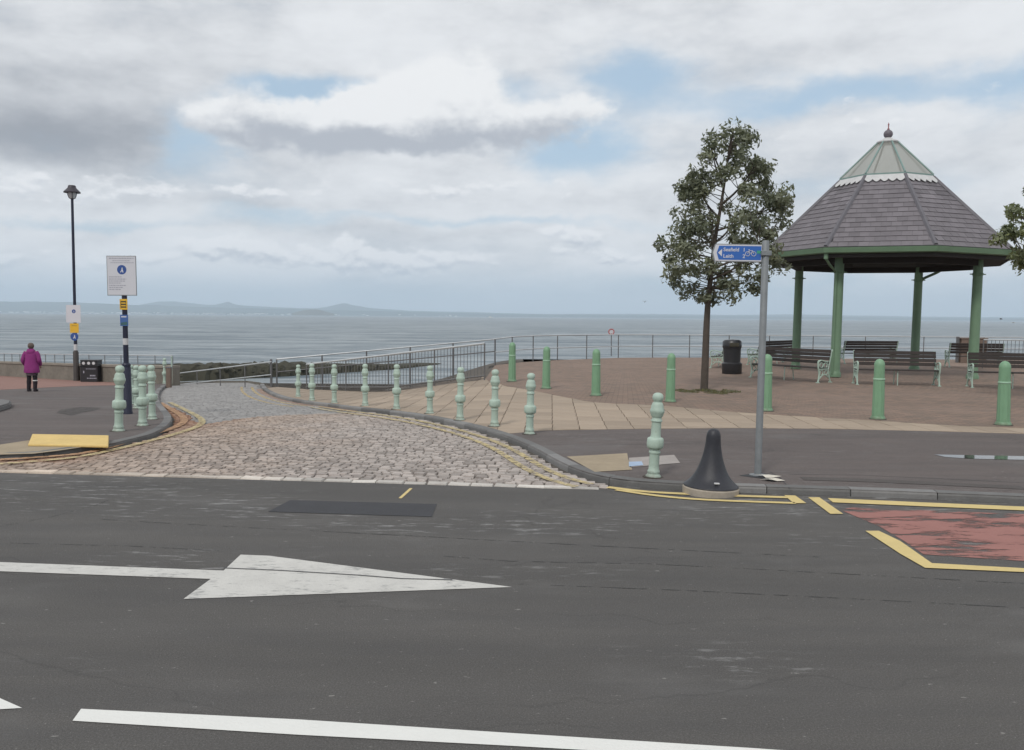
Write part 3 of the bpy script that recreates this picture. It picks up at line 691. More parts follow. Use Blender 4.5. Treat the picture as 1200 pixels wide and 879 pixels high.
# yellow ramp at the dropped kerb
bm = bmesh.new()
b4 = [hit(a, b, P) for a, b in ((33, 523.5), (127, 525.3), (127.5, 517), (38, 514.5))]
hts = (.035, .035, .085, .075)
lo = [bm.verts.new((p.x, p.y, p.z+.004)) for p in b4]; hi = [bm.verts.new((p.x, p.y, p.z+.004+h)) for p, h in zip(b4, hts)]
bm.faces.new(hi); bm.faces.new(lo[::-1])
for i in range(4): bm.faces.new((lo[i], lo[(i+1) % 4], hi[(i+1) % 4], hi[i]))
bmesh.ops.bevel(bm, geom=bm.edges[:], offset=.008, segments=1, affect='EDGES')
tag(build('kerb_ramp', bm, M['boardy']), 'yellow painted wedge lying by the dropped kerb on the left', 'ramp')
# kerb island at left frame edge
isl = [hit(a, b, P) for a, b in ((-60, 470), (5, 473.5), (13.5, 475), (12, 478.5), (0, 482.5), (-60, 495))]
bm = bmesh.new(); t_ = [bm.verts.new((p.x, p.y, P(p.x, p.y)+.12)) for p in isl]; bm.faces.new(t_); ex = bmesh.ops.extrude_face_region(bm, geom=bm.faces[:])
for vv in [g for g in ex['geom'] if isinstance(g, bmesh.types.BMVert)]: vv.co.z -= .14
bmesh.ops.bevel(bm, geom=bm.edges[:], offset=.03, segments=2, affect='EDGES')
tag(build('traffic_island', bm, M['kerb']), kind='structure')
# scraps by the signpost
for k, (a, b) in enumerate(((901, 560), (908, 564))):
    c = hit(a, b, P); bm = bmesh.new(); vs = []
    for i in range(9):
        r = random.uniform(.04, .11)*(1+.8*abs(math.cos(i*.7))); vs.append(bm.verts.new((c.x+r*math.cos(i*.698), c.y+r*.5*math.sin(i*.698), c.z+.005+random.random()*.03)))
    cc = bm.verts.new((c.x, c.y, c.z+.04))
    for i in range(9): bm.faces.new((vs[i], vs[(i+1) % 9], cc))
    tag(build('litter_scrap', bm, M['paper']), ['crumpled pale litter right of the signpost foot', 'flatter pale scrap just nearer the kerb by the signpost foot'][k], 'litter')
# ================================================================ SEA WALL, GROYNE, RAMP, HILLS
def wallbox(name, line, th, hgt, m, zf, parent=None, below=.3, inset=0.0):
    bm = bmesh.new(); ln = dens_line(line, 1.5); L = [Vector(p) for p in ln]; rings = []
    for i, p in enumerate(L):
        d = (L[min(i+1, len(L)-1)]-L[max(0, i-1)]).normalized(); n = Vector((d.y, -d.x))
        if n.y < 0: n = -n
        z = zf(p.x, p.y); a = p-n*inset; b = p+n*(th+inset)
        rings.append([bm.verts.new(q) for q in ((a.x, a.y, z-below), (a.x, a.y, z+hgt), (b.x, b.y, z+hgt), (b.x, b.y, z-below))])
    for A, B in zip(rings, rings[1:]):
        for k in range(4): bm.faces.new((A[k], A[(k+1) % 4], B[(k+1) % 4], B[k]))
    bm.faces.new(rings[0]); bm.faces.new(rings[-1][::-1]); return build(name, bm, m, parent)
wline = [tuple(p) for p in wl]
zw = wl[0].lerp(wl[3], .5); WT = .66
sw = empty('sea_wall', (wl[1].x, wl[1].y, P(wl[1].x, wl[1].y)))
def local(o, parent):
    o.matrix_parent_inverse = Matrix.Translation(-parent.location) if parent.rotation_euler.z == 0 else parent.matrix_basis.inverted(); return o
local(wallbox('wall', wline, .45, WT, M['conc'], P, sw, below=3.6), sw)
local(wallbox('coping', wline, .45, .09, M['coping'], lambda x, y: P(x, y)+WT+.002, sw, below=0, inset=.04), sw)
tag(sw, 'low stained concrete sea wall running along the left promenade', 'wall')
def polyrail(name, pts, tops, posts_at, label, cat, mids=(.5,), r=.024, balusters=0, group=None, postr=.022, pm=None, topm=None, midm='rail'):
    """pts: ground points along the fence (Vector), tops: heights"""
    root = empty(name, pts[0])
    def part(nm, bm, m): return local(build(nm, bm, m, root), root)
    tp_ = [p+Vector((0, 0, h)) for p, h in zip(pts, tops)]
    part('top_rail', tube(bmesh.new(), tp_, r), topm or M['rail'])
    for k in mids: part('mid_rail', tube(bmesh.new(), [p+Vector((0, 0, h*k)) for p, h in zip(pts, tops)], r*.8), M[midm])
    for i in posts_at:
        part('post', tube(bmesh.new(), [pts[i]-Vector((0, 0, .05)), tp_[i]], postr), pm or M['railpost'])
    if balusters:
        for a, b, ha, hb in zip(pts, pts[1:], tops, tops[1:]):
            n = max(1, int((b-a).length/balusters))
            for k in range(1, n):
                q = a.lerp(b, k/n); hh = ha+(hb-ha)*k/n
                part('baluster', tube(bmesh.new(), [q+Vector((0, 0, .08)), q+Vector((0, 0, hh))], .009, 5), M['railpost'])
    return tag(root, label, cat, group)
# railing on top of the sea wall
pts = []
for k in range(0, 19):
    t = k*1.1
    q = Vector(wl[0])+Vector((-.1, .25)); d = (wl[2]-wl[0]).normalized() if t < (wl[2]-wl[0]).length else (wl[3]-wl[2]).normalized()
    base = q+(wl[2]-wl[0]).normalized()*min(t, (wl[2]-wl[0]).length)+((wl[3]-wl[2]).normalized()*(t-(wl[2]-wl[0]).length) if t > (wl[2]-wl[0]).length else Vector((0, 0)))
    pts.append(Vector((base.x, base.y, P(base.x, base.y)+WT+.09)))
polyrail('wall_railing', pts, [.42]*len(pts), range(len(pts)), 'thin grey railing standing on the left sea wall', 'railing', mids=(), r=.02, pm=M['galv'])
# railing round the plaza edge
pp = [Vector((p[0], p[1]-.15, P(p[0], p[1]))) for p in EDGE]
polyrail('plaza_railing', pp, [1.08]*len(pp), range(len(pp)), 'long two-rail steel railing curving along the seaward edge of plaza', 'railing', mids=(.5,), r=.026)
# railing with balusters right
q0 = at(1152, 416, 33.4); q1 = at(1255, 418, 33.0); q0.z = P(q0.x, q0.y); q1.z = q0.z
polyrail('baluster_railing', [q0, q0.lerp(q1, .5), q1], [1.12]*3, range(3), 'pale railing with close balusters at far right behind the benches', 'railing', mids=(.08,), r=.024, balusters=.14)
# near ramp railing
nz = lambda v2: Vector((v2.x, v2.y, P(v2.x, v2.y)))
seg = [nz(nearR.lerp(nearL, t)+Vector((0, -.12))) for t in (0, .25, .5, .75, 1)]
tops = [at(570.7, 402.5, seg[0].y).z-seg[0].z, 0, 0, 0, at(358, 427, seg[4].y).z-seg[4].z]
for i in (1, 2, 3):
    zt = (seg[0].z+tops[0])+((seg[4].z+tops[4])-(seg[0].z+tops[0]))*i/4; tops[i] = zt-seg[i].z
print('near rail tops', tops)
polyrail('ramp_railing', seg, tops, range(5), 'sloping steel railing with close balusters beside the tan paving', 'railing', mids=(.12,), r=.034, midm='railpost', balusters=.135, pm=M['railpost'])
# far ramp railing on a lower walk
fR = Vector((EDGE[0][0], EDGE[0][1])); fL = endr+Vector((.15, .1)); tR = at(580, 397.5, fR.y).z; tL = at(318, 421, fL.y).z
fs_ = []
ft = []
for k in range(6):
    t = k/5; q = fR.lerp(fL, t); zt = tR+(tL-tR)*t; zg = -1.5-.7*t if k else P(q.x, q.y)-.1
    if k == 5: zg = P(q.x, q.y)
    fs_.append(Vector((q.x, q.y, zg))); ft.append(zt-zg)
root = empty('lower_railing', fs_[0])
local(build('top_rail', tube(bmesh.new(), [p+Vector((0, 0, h)) for p, h in zip(fs_, ft)], .028), M['rail'], root), root)
local(build('mid_rail', tube(bmesh.new(), [p+Vector((0, 0, h-.5)) for p, h in zip(fs_, ft)], .022), M['railpost'], root), root)
for p, h in zip(fs_, ft): local(build('post', tube(bmesh.new(), [p-Vector((0, 0, .1)), p+Vector((0, 0, h))], .03), M['railpost'], root), root)
p, h = fs_[-1], ft[-1]
local(build('post', tube(bmesh.new(), [p+Vector((-.22, 0, -.1)), p+Vector((-.22, 0, h))], .05), M['railpost'], root), root)
tag(root, 'steel handrail on the far side of the stepped beach ramp', 'railing')
# stepped walk below it
bm = bmesh.new(); nst = 14
for k in range(nst):
    t0, t1 = k/nst, (k+1)/nst; a0 = nearR.lerp(nearL, t0)+Vector((0, .05)); a1 = nearR.lerp(nearL, t1)+Vector((0, .05)); b0 = fR.lerp(fL, t0)+Vector((0, .15)); b1 = fR.lerp(fL, t1)+Vector((0, .15)); z = -1.5-.9*t0
    vs = [bm.verts.new((q.x, q.y, z)) for q in (a0, a1, b1, b0)]; bs = [bm.verts.new((q.x, q.y, -5)) for q in (a0, a1, b1, b0)]
    bm.faces.new(vs)
    for i in range(4): bm.faces.new((vs[i], bs[i], bs[(i+1) % 4], vs[(i+1) % 4]))
tag(build('beach_steps', bm, M['conc']), kind='structure')
# handrail down the slip, left of the thick posts
a = at(318, 424, 33.1); b = at(205.5, 438, 38.0)
hp = []; hh = []
for k in range(5):
    t = k/4; q = a.lerp(b, t); hp.append(Vector((q.x, q.y, q.z-1.0))); hh.append(1.0)
polyrail('slipway_handrail', hp, hh, range(5), 'thin handrail dropping to the left across the head of slipway', 'railing', mids=(.5,), r=.026, postr=.022)
# slipway
cr = [hit(203, 450), hit(250, 448.3), hit(290, 448), hit(305, 450)]
bm = bmesh.new(); top = [bm.verts.new((p.x, p.y+.02, R(p.x, p.y)-.01)) for p in cr]+[bm.verts.new((endr.x, endr.y, R(*endr)-.01))]
end = [bm.verts.new(c_) for c_ in ((-27, 52, -4), (-24, 54, -4), (-21, 56, -4), (-19, 57, -4), (-17, 58, -4))]
for i in range(4): bm.faces.new((top[i], top[i+1], end[i+1], end[i]))
tag(build('slipway', bm, M['algae']), kind='structure')
# groyne
gy = empty('rock_groyne', (-22, 62, SEA))
gl = [Vector(p) for p in ((-37, 61), (-26, 66.5), (-22.5, 69.5), (-19.5, 73), (-15.4, 78.5), (-11.9, 84), (-9, 92))]
gh = [1.25, 1.2, 1.12, .98, .68, .36, .10]
bm = bmesh.new(); rings = []
sm = smooth([(p.x, p.y, h) for p, h in zip(gl, gh)], 14)
for i, (x, y, h) in enumerate(sm):
    a = Vector(sm[min(i+1, len(sm)-1)][:2])-Vector(sm[max(i-1, 0)][:2]); a.normalize(); n = Vector((-a.y, a.x)); row_ = []
    for (o_, zz) in ((-2.1, -1.5), (-1.5, .35), (-1.25, .8), (-.9, 1.0), (0, 1.03), (.9, 1.0), (1.5, .5), (2.2, -1.5)):
        jx = random.gauss(0, .12); row_.append(bm.verts.new((x+n.x*(o_+jx), y+n.y*(o_+jx), SEA+(zz*h if zz > 0 else zz)+random.gauss(0, .09)*min(1, h))))
    rings.append(row_)
for A, B in zip(rings, rings[1:]):
    for k in range(7): bm.faces.new((A[k], A[k+1], B[k+1], B[k]))
local(build('rock_bank', bm, M['rockw'], gy), gy)
rk = []
for v_ in range(3):
    b2 = bmesh.new(); bmesh.ops.create_icosphere(b2, subdivisions=1, radius=.5)
    for vv in b2.verts: vv.co *= random.uniform(.7, 1.2); vv.co.z *= .7
    me = bpy.data.meshes.new('boulder'); b2.to_mesh(me); b2.free(); me.materials.append(M['rockw']); rk.append(me)
for k in range(150):
    x, y, h = random.choice(sm[:-12]); s_ = random.uniform(.3, .75); o = link('boulder', rk[k % 3], None, gy)
    o.location = (x+random.uniform(-1.2, 1.2)+22, y-random.uniform(-.4, 1.9)-62, h*random.uniform(.15, .72)); o.scale = (s_, s_, s_*.8); o.rotation_euler = (0, 0, random.random()*6)
tag(gy, 'dark weed-covered rock groyne reaching into the sea beyond the slipway', 'groyne')
# far shore
def hills(name, prof, D, depth, m, dens_=12):
    """prof: (px, py) skyline; real ridge at distance D"""
    pts = smooth(prof, dens_); bm = bmesh.new(); rows = []
    for (px, py) in pts:
        q = at(px, py, D); hz = at(px, 371, D)
        zt = q.z; base = SEA-1.5
        hgt = max(2, zt-base); n = mnoise.noise(Vector((px*.03, D*.001, 0)))*.06+mnoise.noise(Vector((px*.11, 3, 0)))*.04
        r_ = []
        for k, (fy, fz) in enumerate(((-1, 0), (-.75, .25), (-.5, .5), (-.25, .8), (0, 1), (.4, .6), (1, 0))):
            jj = mnoise.noise(Vector((px*.05, k*1.7, D*.01)))*.12 if 0 < k < 4 else 0
            r_.append(bm.verts.new((q.x*(1+fy*depth/D), D+fy*depth, base+hgt*max(0, fz+jj)*(1+n if k == 4 else 1))))
        rows.append(r_)
    for A, B in zip(rows, rows[1:]):
        for k in range(6): bm.faces.new((A[k], B[k], B[k+1], A[k+1]))
    return tag(build(name, bm, m, smooth_=True), kind='structure')
hills('far_hills', [(-420, 347), (-250, 350), (-100, 351), (0, 353.2), (40, 353.5), (90, 354.5), (140, 356.5), (165, 357.5), (200, 358.5), (260, 360.5), (330, 362), (420, 364), (520, 366.3), (600, 368.2), (760, 369.6), (900, 370.8), (1200, 373.5), (1500, 377)], 9000, 900, M['hill'])
hills('farther_hills', [(120, 362), (160, 358), (185, 353.8), (210, 353.6), (245, 357), (258, 356), (268, 353.9), (280, 357.2), (330, 360.5), (372, 361), (390, 358), (403, 355.8), (418, 358.5), (440, 361.5), (480, 364), (560, 366), (640, 368), (700, 367.8), (780, 368), (860, 369), (930, 368.6), (1010, 370), (1130, 371.5), (1200, 372), (1500, 375)], 11400, 700, M['hill'])
hills('low_islet', [(342, 367.3), (352, 364.5), (362, 362.9), (372, 362.7), (380, 364.6), (392, 367.6)], 6500, 150, M['islet'], 4)
# white shore towns as one far mass
bm = bmesh.new()
for k in range(260):
    px = random.choice([random.gauss(275, 22), random.gauss(60, 30), random.gauss(190, 30), random.uniform(-60, 560)]); Dd = 8050; hz = 366.2+px*.0082
    q = at(px, hz-random.uniform(-.1, 1.3), Dd); s_ = random.uniform(4, 12)
    box(bm, q.x-s_, q.x+s_*random.uniform(.5, 2), q.y-5, q.y+5, SEA if random.random() < .0 else q.z-4, q.z+3)
tag(build('shore_town', bm, M['town']), kind='stuff')
# small white boat far out
bq = at(575, 369.6, 3200); bt = empty('motor_boat', (bq.x, bq.y, SEA)); bm = bmesh.new()
hull = [(-9, -2.5), (-9, 2.5), (5, 2.5), (10, 0), (5, -2.5)]; lo = [bm.verts.new((x*.85, y*.7, -.5)) for x, y in hull]; hi = [bm.verts.new((x, y, 2.2)) for x, y in hull]
bm.faces.new(hi); bm.faces.new(lo[::-1]); [bm.faces.new((lo[i], lo[(i+1) % 5], hi[(i+1) % 5], hi[i])) for i in range(5)]
build('hull', bm, M['town'], bt); bm = bmesh.new(); box(bm, -5, 2, -1.7, 1.7, 2.2, 5, .3); build('cabin', bm, M['town'], bt)
tag(bt, 'tiny white boat far out on the sea near the horizon', 'boat')
# ================================================================ BOLLARDS
u = .00155
mint_prof = [(r*u, (688-z)*u) for r, z in ((58, 688), (58, 680), (50, 670), (44, 662), (46, 650), (46, 640), (39, 632), (38, 600), (37, 520), (38, 514), (43, 508), (43, 497), (38, 490), (38, 480), (52, 474), (61, 462), (62, 448), (63, 438), (62, 425), (61, 408), (56, 397), (40, 390), (37, 380), (36, 340), (35, 285), (36, 277), (42, 272), (42, 264), (35, 256), (35, 246), (40, 238), (47, 226), (48, 214), (53, 207), (53, 188), (47, 178), (46, 160), (41, 146), (38, 138), (30, 132), (30, 125), (36, 118), (40, 106), (41, 94), (38, 80), (29, 69), (16, 63), (0, 61))]
MH = 627*u
def mint():
    root = empty('mint_bollard', (0, 0, 0))
    build('shaft', lathe(bmesh.new(), [p for p in mint_prof if p[1] <= (688-246)*u+1e-6], 20), M['mint'], root, True)
    build('dark_collar', lathe(bmesh.new(), [(.125, -.03), (.122, .004), (.085, .010)], 14), M['collar'], root)
    build('finial', lathe(bmesh.new(), [p for p in mint_prof if p[1] >= (688-246)*u-1e-6], 20), M['mint'], root, True)
    return root
mb = [  # px, py, tx, ty, label
 (765.5, 559, 771.5, 460, 'tall mint-green cast bollard nearest the camera, left of the black bell bollard'),
 (620.5, 508.7, 622.5, 437, 'mint bollard where the tan paving meets dark tarmac at the kerb'),
 (579.5, 499.6, 580.5, 432.8, 'mint bollard on tan slabs, second back from the tarmac corner'),
 (539, 492.4, 540, 430, 'mint bollard on tan slabs, third back from the tarmac corner'),
 (503.7, 484.6, 504, 428.3, 'mint bollard in the middle of the curved row on tan slabs'),
 (464.7, 479.4, 465, 426.8, 'mint bollard in front of the baluster railing, fifth back from tarmac corner'),
 (428, 475.7, 427.8, 426.3, 'mint bollard fourth from the slipway end of the curved row'),
 (391.8, 472.4, 391.6, 426.8, 'mint bollard third from the slipway end of the curved row'),
 (365.6, 469.5, 365.5, 426, 'mint bollard second from the slipway end of the curved row'),
 (349.3, 465, 349.5, 427.3, 'mint bollard last in the curved row, nearest the slipway'),
 (139, 505.3, 140.5, 428, 'mint bollard left of the notice post, nearest the yellow ramp'),
 (167, 499, 167, 428, 'mint bollard right of the notice post, front of its cluster'),
 (178.5, 491.5, 177, 427.7, 'mint bollard at the right side of the left corner cluster'),
 (160.3, 478.5, 159.5, 428, 'mint bollard half hidden behind the front of left cluster'),
 (154.2, 473.8, 153, 427.3, 'rearmost mint bollard of left cluster, just beside the notice post'),
 (193, 449.8, 192.8, 419.6, 'far mint bollard by the right end of the sea wall')]
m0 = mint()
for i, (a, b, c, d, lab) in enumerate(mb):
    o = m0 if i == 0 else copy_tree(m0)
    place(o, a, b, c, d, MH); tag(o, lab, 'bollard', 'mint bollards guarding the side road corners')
def greenb():
    root = empty('green_bollard', (0, 0, 0))
    n = 24
    build('dark_collar', lathe(bmesh.new(), [(.165, -.03), (.16, .004), (.12, .008)], 14), M['collar'], root)
    build('base_ring', lathe(bmesh.new(), [(.13, 0), (.13, .03), (.118, .045), (.115, .06)], n), M['green'], root, True)
    build('shaft', lathe(bmesh.new(), [(.108, .05), (.104, .3), (.098, .73)], n, .06), M['green'], root)
    build('band', lathe(bmesh.new(), [(.096, .725), (.104, .732), (.104, .75), (.096, .757)], n), M['green_band'], root, True)
    build('cap', lathe(bmesh.new(), [(.095, .75), (.092, .98), (.094, 1.0), (.090, 1.03), (.075, 1.07), (.045, 1.10), (0, 1.115)], n), M['green'], root, True)
    return root
gb = [(600, 447, 600.5, 401, 'fluted green bollard nearest the ramp railing, leftmost on the plaza edge'),
 (640, 455.4, 640.8, 405.8, 'green bollard second from the ramp railing on plaza edge'),
 (698.3, 463.7, 699, 408.6, 'green bollard midway between the ramp railing and the tree'),
 (785.3, 471, 787, 413.6, 'green bollard just left of the tree trunk'),
 (897.8, 481.5, 899.5, 414.8, 'green bollard directly behind the finger signpost'),
 (1028.7, 491, 1031, 420.4, 'green bollard in front of the middle bench'),
 (1175.5, 498, 1178, 422.8, 'green bollard at far right in front of the right bench')]
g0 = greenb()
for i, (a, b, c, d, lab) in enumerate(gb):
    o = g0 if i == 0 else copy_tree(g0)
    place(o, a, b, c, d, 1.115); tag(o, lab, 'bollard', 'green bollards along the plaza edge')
# black bell bollard
bb = empty('bell_bollard', (0, 0, 0)); hb = .66
prof = [(.318, 0), (.318, .012), (.29, .035), (.245, .075), (.205, .125), (.170, .19), (.140, .265), (.115, .35), (.098, .43), (.088, .50), (.084, .56), (.078, .60), (.060, .638), (.032, .657), (0, .662)]
build('bell', lathe(bmesh.new(), smooth(prof, 3), 36), M['bell'], bb, True)
bm = bmesh.new(); box(bm, -.03, .03, -.295, -.262, .072, .088, .004); build('label_plate', bm, M['postw'], bb)
build('plinth', lathe(bmesh.new(), [(.328, -.10), (.328, -.014), (.318, .0)], 36), M['kerbpale'], bb)
place(bb, 833, 569.5, 836.5, 506, .662, scale=False); bb.scale = (.95, .95, .98); tag(bb, 'squat black bell-shaped bollard at the kerb on a pale plinth', 'bollard')
bb.rotation_euler = (0, .03, 0)
# ================================================================ SIGNS AND POSTS
def text_mesh(s, size, bold=0.0):
    cu = bpy.data.curves.new('t', 'FONT'); cu.body = s; cu.size = size; cu.extrude = .0008; cu.offset = bold; o = bpy.data.objects.new('t', cu); C.objects.link(o)
    dg = bpy.context.evaluated_depsgraph_get(); me = bpy.data.meshes.new_from_object(o.evaluated_get(dg)); bpy.data.objects.remove(o); return me
def text(s, size, m, parent, x, y, z, rx=PI/2, bold=0.0):
    me = text_mesh(s, size, bold); me.materials.clear(); me.materials.append(m); o = link('lettering', me, None, parent); o.location = (x, y, z); o.rotation_euler = (rx, 0, 0); return o
# finger signpost
fp = empty('finger_signpost', (0, 0, 0)); hgt = place(fp, 888, 557, 897.5, 282, 2.76, scale=False)
build('pole', lathe(bmesh.new(), [(.041, -.05), (.041, hgt-.01), (.035, hgt), (0, hgt+.004)], 18), M['galv'], fp, True)
build('base_collar', lathe(bmesh.new(), [(.10, -.01), (.10, .008), (.06, .018)], 18), M['galv'], fp)
zc = hgt-.15
bm = bmesh.new(); ol = [(-.62, .0), (-.585, .105), (-.04, .105), (-.04, -.105), (-.585, -.105)]
bm.faces.new([bm.verts.new((x, -.016, z)) for x, z in ol]); ex = bmesh.ops.extrude_face_region(bm, geom=bm.faces[:])
for vv in [g for g in ex['geom'] if isinstance(g, bmesh.types.BMVert)]: vv.co.y += .03
sp_ = build('sign_blade', bm, M['galv'], fp)
bm = bmesh.new(); ol = [(-.602, 0), (-.575, .096), (-.045, .096), (-.045, -.096), (-.575, -.096)]; bm.faces.new([bm.verts.new((x, -.0185, z)) for x, z in ol]); build('white_border', bm, M['sign_w'], sp_)
bm = bmesh.new(); ol = [(-.56, 0), (-.535, .082), (-.05, .082), (-.05, -.082), (-.535, -.082)]; bm.faces.new([bm.verts.new((x, -.020, z)) for x, z in ol]); build('blue_face', bm, M['sign_fb'], sp_)
bm = bmesh.new(); bm.faces.new([bm.verts.new((x, -.0225, z)) for x, z in ((-.545, 0), (-.50, .045), (-.50, .022), (-.50, -.022), (-.50, -.045))]); build('arrow_chevron', bm, M['sign_w'], sp_)
text('Seafield', .060, M['sign_w'], sp_, -.485, -.0215, .018, bold=.001); text('Leith', .060, M['sign_w'], sp_, -.485, -.0215, -.058, bold=.001)
text('1', .060, M['sign_w'], sp_, -.262, -.0215, .018, bold=.001); text('2', .060, M['sign_w'], sp_, -.262, -.0215, -.058, bold=.001)
bm = bmesh.new()
for cx_ in (-.205, -.135):
    ring = [(cx_+.026*math.cos(a*PI/6), -.0225, -.010+.026*math.sin(a*PI/6)) for a in range(13)]; tube(bm, ring, .0035, 4, False)
tube(bm, [(-.205, -.0225, -.010), (-.190, -.0225, .028), (-.150, -.0225, .028), (-.135, -.0225, -.010)], .0035, 4); tube(bm, [(-.190, -.0225, .028), (-.172, -.0225, -.010), (-.150, -.0225, .028)], .003, 4); tube(bm, [(-.197, -.0225, .04), (-.183, -.0225, .04)], .004, 4)
build('cycle_symbol', bm, M['sign_w'], sp_)
bm = bmesh.new(); bm.faces.new([bm.verts.new((x, -.022, z)) for x, z in ((-.10, -.005), (-.055, -.005), (-.055, .03), (-.10, .03))]); build('green_route_patch', bm, M['sign_gn'], sp_)
bm = bmesh.new(); box(bm, -.06, .06, -.055, .055, -.03, .03, .006); br_ = build('bracket', bm, M['galv'], fp); br_.location = (0, 0, zc)
sp_.location = (0, 0, zc); sp_.rotation_euler = (0, 0, math.radians(-10)); sp_.rotation_euler.y = math.radians(0.8)
tag(fp, 'grey metal signpost with a blue cycle route finger pointing left', 'signpost')
# posts with notices
def disc(bm, cx_, cz_, r, y, n=28): bm.faces.new([bm.verts.new((cx_+r*math.cos(2*PI*k/n), y, cz_+r*math.sin(2*PI*k/n))) for k in range(n)])
def figure(bm, cx_, cz_, s, y):
    disc(bm, cx_+.1*s, cz_+.42*s, .16*s, y, 12)
    bm.faces.new([bm.verts.new((cx_+a*s, y, cz_+b*s)) for a, b in ((-.05, .25), (.25, .22), (.3, -.1), (.42, -.62), (.2, -.62), (.05, -.25), (-.2, -.6), (-.42, -.55), (-.12, -.1))])
def notice_post(px, py, tx, ty, signs, label, base_h, base_r, pr, lamp=False):
    root = empty('lamp_post' if lamp else 'notice_post', (0, 0, 0)); h = place(root, px, py, tx, ty, 1, scale=False)
    return root, h
np_, nh = notice_post(149.5, 485, 144.5, 300, None, '', 0, 0, 0)
by = np_.location.y
def zpx(py, root): return at(145, py, root.location.y).z-root.location.z
build('base_sleeve', lathe(bmesh.new(), [(.105, -.03), (.105, .04), (.095, .06), (.09, .98), (.082, 1.0), (.09, 1.02), (.09, 1.05), (.062, 1.08)], 16), M['navy'], np_, True)
build('pole', lathe(bmesh.new(), [(.052, 1.06), (.052, nh-.05), (0, nh-.045)], 14), M['navy'], np_, True)
for a, b in ((396.5, 404), ): build('white_band', lathe(bmesh.new(), [(.054, zpx(b, np_)), (.054, zpx(a, np_))], 14), M['postw'], np_, True)
def panel(nm, root, x0, x1, py0, py1, m, y=-.06, lab=None, border=None):
    z1 = zpx(py0, root); z0 = zpx(py1, root); bm = bmesh.new(); box(bm, x0, x1, y-.004, y+.010, z0, z1, .002); o = build(nm, bm, m, root)
    return o, z0, z1
o, z0, z1 = panel('notice_board', np_, -.325, .29, 300, 346.5, M['galv'])
bm = bmesh.new(); yy = -.0655; bm.faces.new([bm.verts.new((x, yy, z)) for x, z in ((-.312, z0+.014), (.278, z0+.014), (.278, z1-.014), (-.312, z1-.014))]); build('board_face', bm, M['sign_w'], o)
bm = bmesh.new(); disc(bm, -.01, z0+.65*(z1-z0), .098, yy-.0015); build('blue_roundel', bm, M['sign_b'], o)
bm = bmesh.new(); figure(bm, -.01, z0+.65*(z1-z0)-.005, .085, yy-.003); build('white_figure', bm, M['sign_w'], o)
bm = bmesh.new()
def bar(x0, x1, zf_, hz=.009, row=None):
    z = z0+zf_*(z1-z0); x = x0
    while x < x1:
        wv = random.uniform(.015, .05); bm.faces.new([bm.verts.new((a, yy-.0015, b)) for a, b in ((x, z-hz), (min(x+wv, x1), z-hz), (min(x+wv, x1), z+hz), (x, z+hz))]); x += wv+.012
bar(-.27, .25, .935, .010); bar(-.20, .17, .875, .008); bar(-.24, .24, .825, .008)
bar(-.28, -.02, .47); bar(-.28, .08, .415); bar(-.28, .06, .365); bar(-.28, -.03, .315); bar(-.28, .07, .255); bar(-.28, 0, .205); bar(-.28, -.04, .155)
tag(build('printed_lines', bm, M['sign_g'], o), kind='stuff')
o, z0, z1 = panel('yellow_notice', np_, -.075, .085, 350.5, 363, M['sign_y'])
bm = bmesh.new(); 
for k in (.25, .5, .75):
    z = z0+k*(z1-z0); bm.faces.new([bm.verts.new((a, -.0655, b)) for a, b in ((-.05, z-.014), (.06, z-.014), (.06, z+.014), (-.05, z+.014))])
for xx in (-.055, .052): bm.faces.new([bm.verts.new((a, -.0662, b)) for a, b in ((xx, z0+.03), (xx+.01, z0+.03), (xx+.01, z1-.03), (xx, z1-.03))])
build('dark_print', bm, M['sign_dk'], o)
o, z0, z1 = panel('blue_notice', np_, -.075, .09, 369, 382, mat('blue_notice_face', (.06, .13, .33), .5, .1, 5, bump=0))
bm = bmesh.new(); bm.faces.new([bm.verts.new((a, -.0655, b)) for a, b in ((-.06, z0+.02), (.075, z0+.02), (.075, z0+.09), (-.06, z0+.07))]); build('dim_picture', bm, mat('dim_teal_print', (.05, .12, .13), .5, .1, 9, bump=0), o)
bm = bmesh.new(); z = z1-.04; bm.faces.new([bm.verts.new((a, -.0655, b)) for a, b in ((-.05, z-.012), (.06, z-.012), (.06, z+.012), (-.05, z+.012))]); build('pale_print', bm, M['sign_w'], o)
tag(np_, 'navy post with large white notice board and small yellow and blue signs', 'sign post')
lampo, lh = notice_post(89.6, 446.3, 84.2, 217, None, '', 0, 0, 0, True)
k_ = lampo.location.y/1000
build('base_sleeve', lathe(bmesh.new(), [(.135, -.03), (.135, .05), (.12, .08), (.115, zpx(413, lampo)), (.07, zpx(411, lampo))], 14), mat('worn_lamp_base', (.05, .043, .04), .6, .3, 4), lampo, True)
build('pole', lathe(bmesh.new(), [(.075, zpx(412, lampo)), (.062, 3.5), (.055, lh-.62), (.08, lh-.60), (.055, lh-.57)], 14), M['navy'], lampo, True)
build('white_band', lathe(bmesh.new(), [(.078, zpx(411, lampo)), (.078, zpx(404, lampo))], 14), M['postw'], lampo, True)
lhd = build('lantern', lathe(bmesh.new(), [(.05, lh-.60), (.11, lh-.56), (.16, lh-.42), (.175, lh-.33)], 12), M['lampglass'], lampo, True)
for k in range(4):
    a = k*PI/2+.5; tp2 = [(r*math.cos(a), r*math.sin(a), z) for r, z in ((.06, lh-.60), (.125, lh-.56), (.175, lh-.42), (.19, lh-.31))]
    build('lantern_frame', tube(bmesh.new(), tp2, .014, 5), M['navy'], lhd)
build('hood', lathe(bmesh.new(), [(.345, lh-.335), (.35, lh-.31), (.30, lh-.25), (.21, lh-.16), (.165, lh-.10), (.16, lh-.04), (.13, lh-.01), (0, lh)], 18), mat('lamp_hood', (.045, .040, .05), .5, .2, 5), lampo, True)
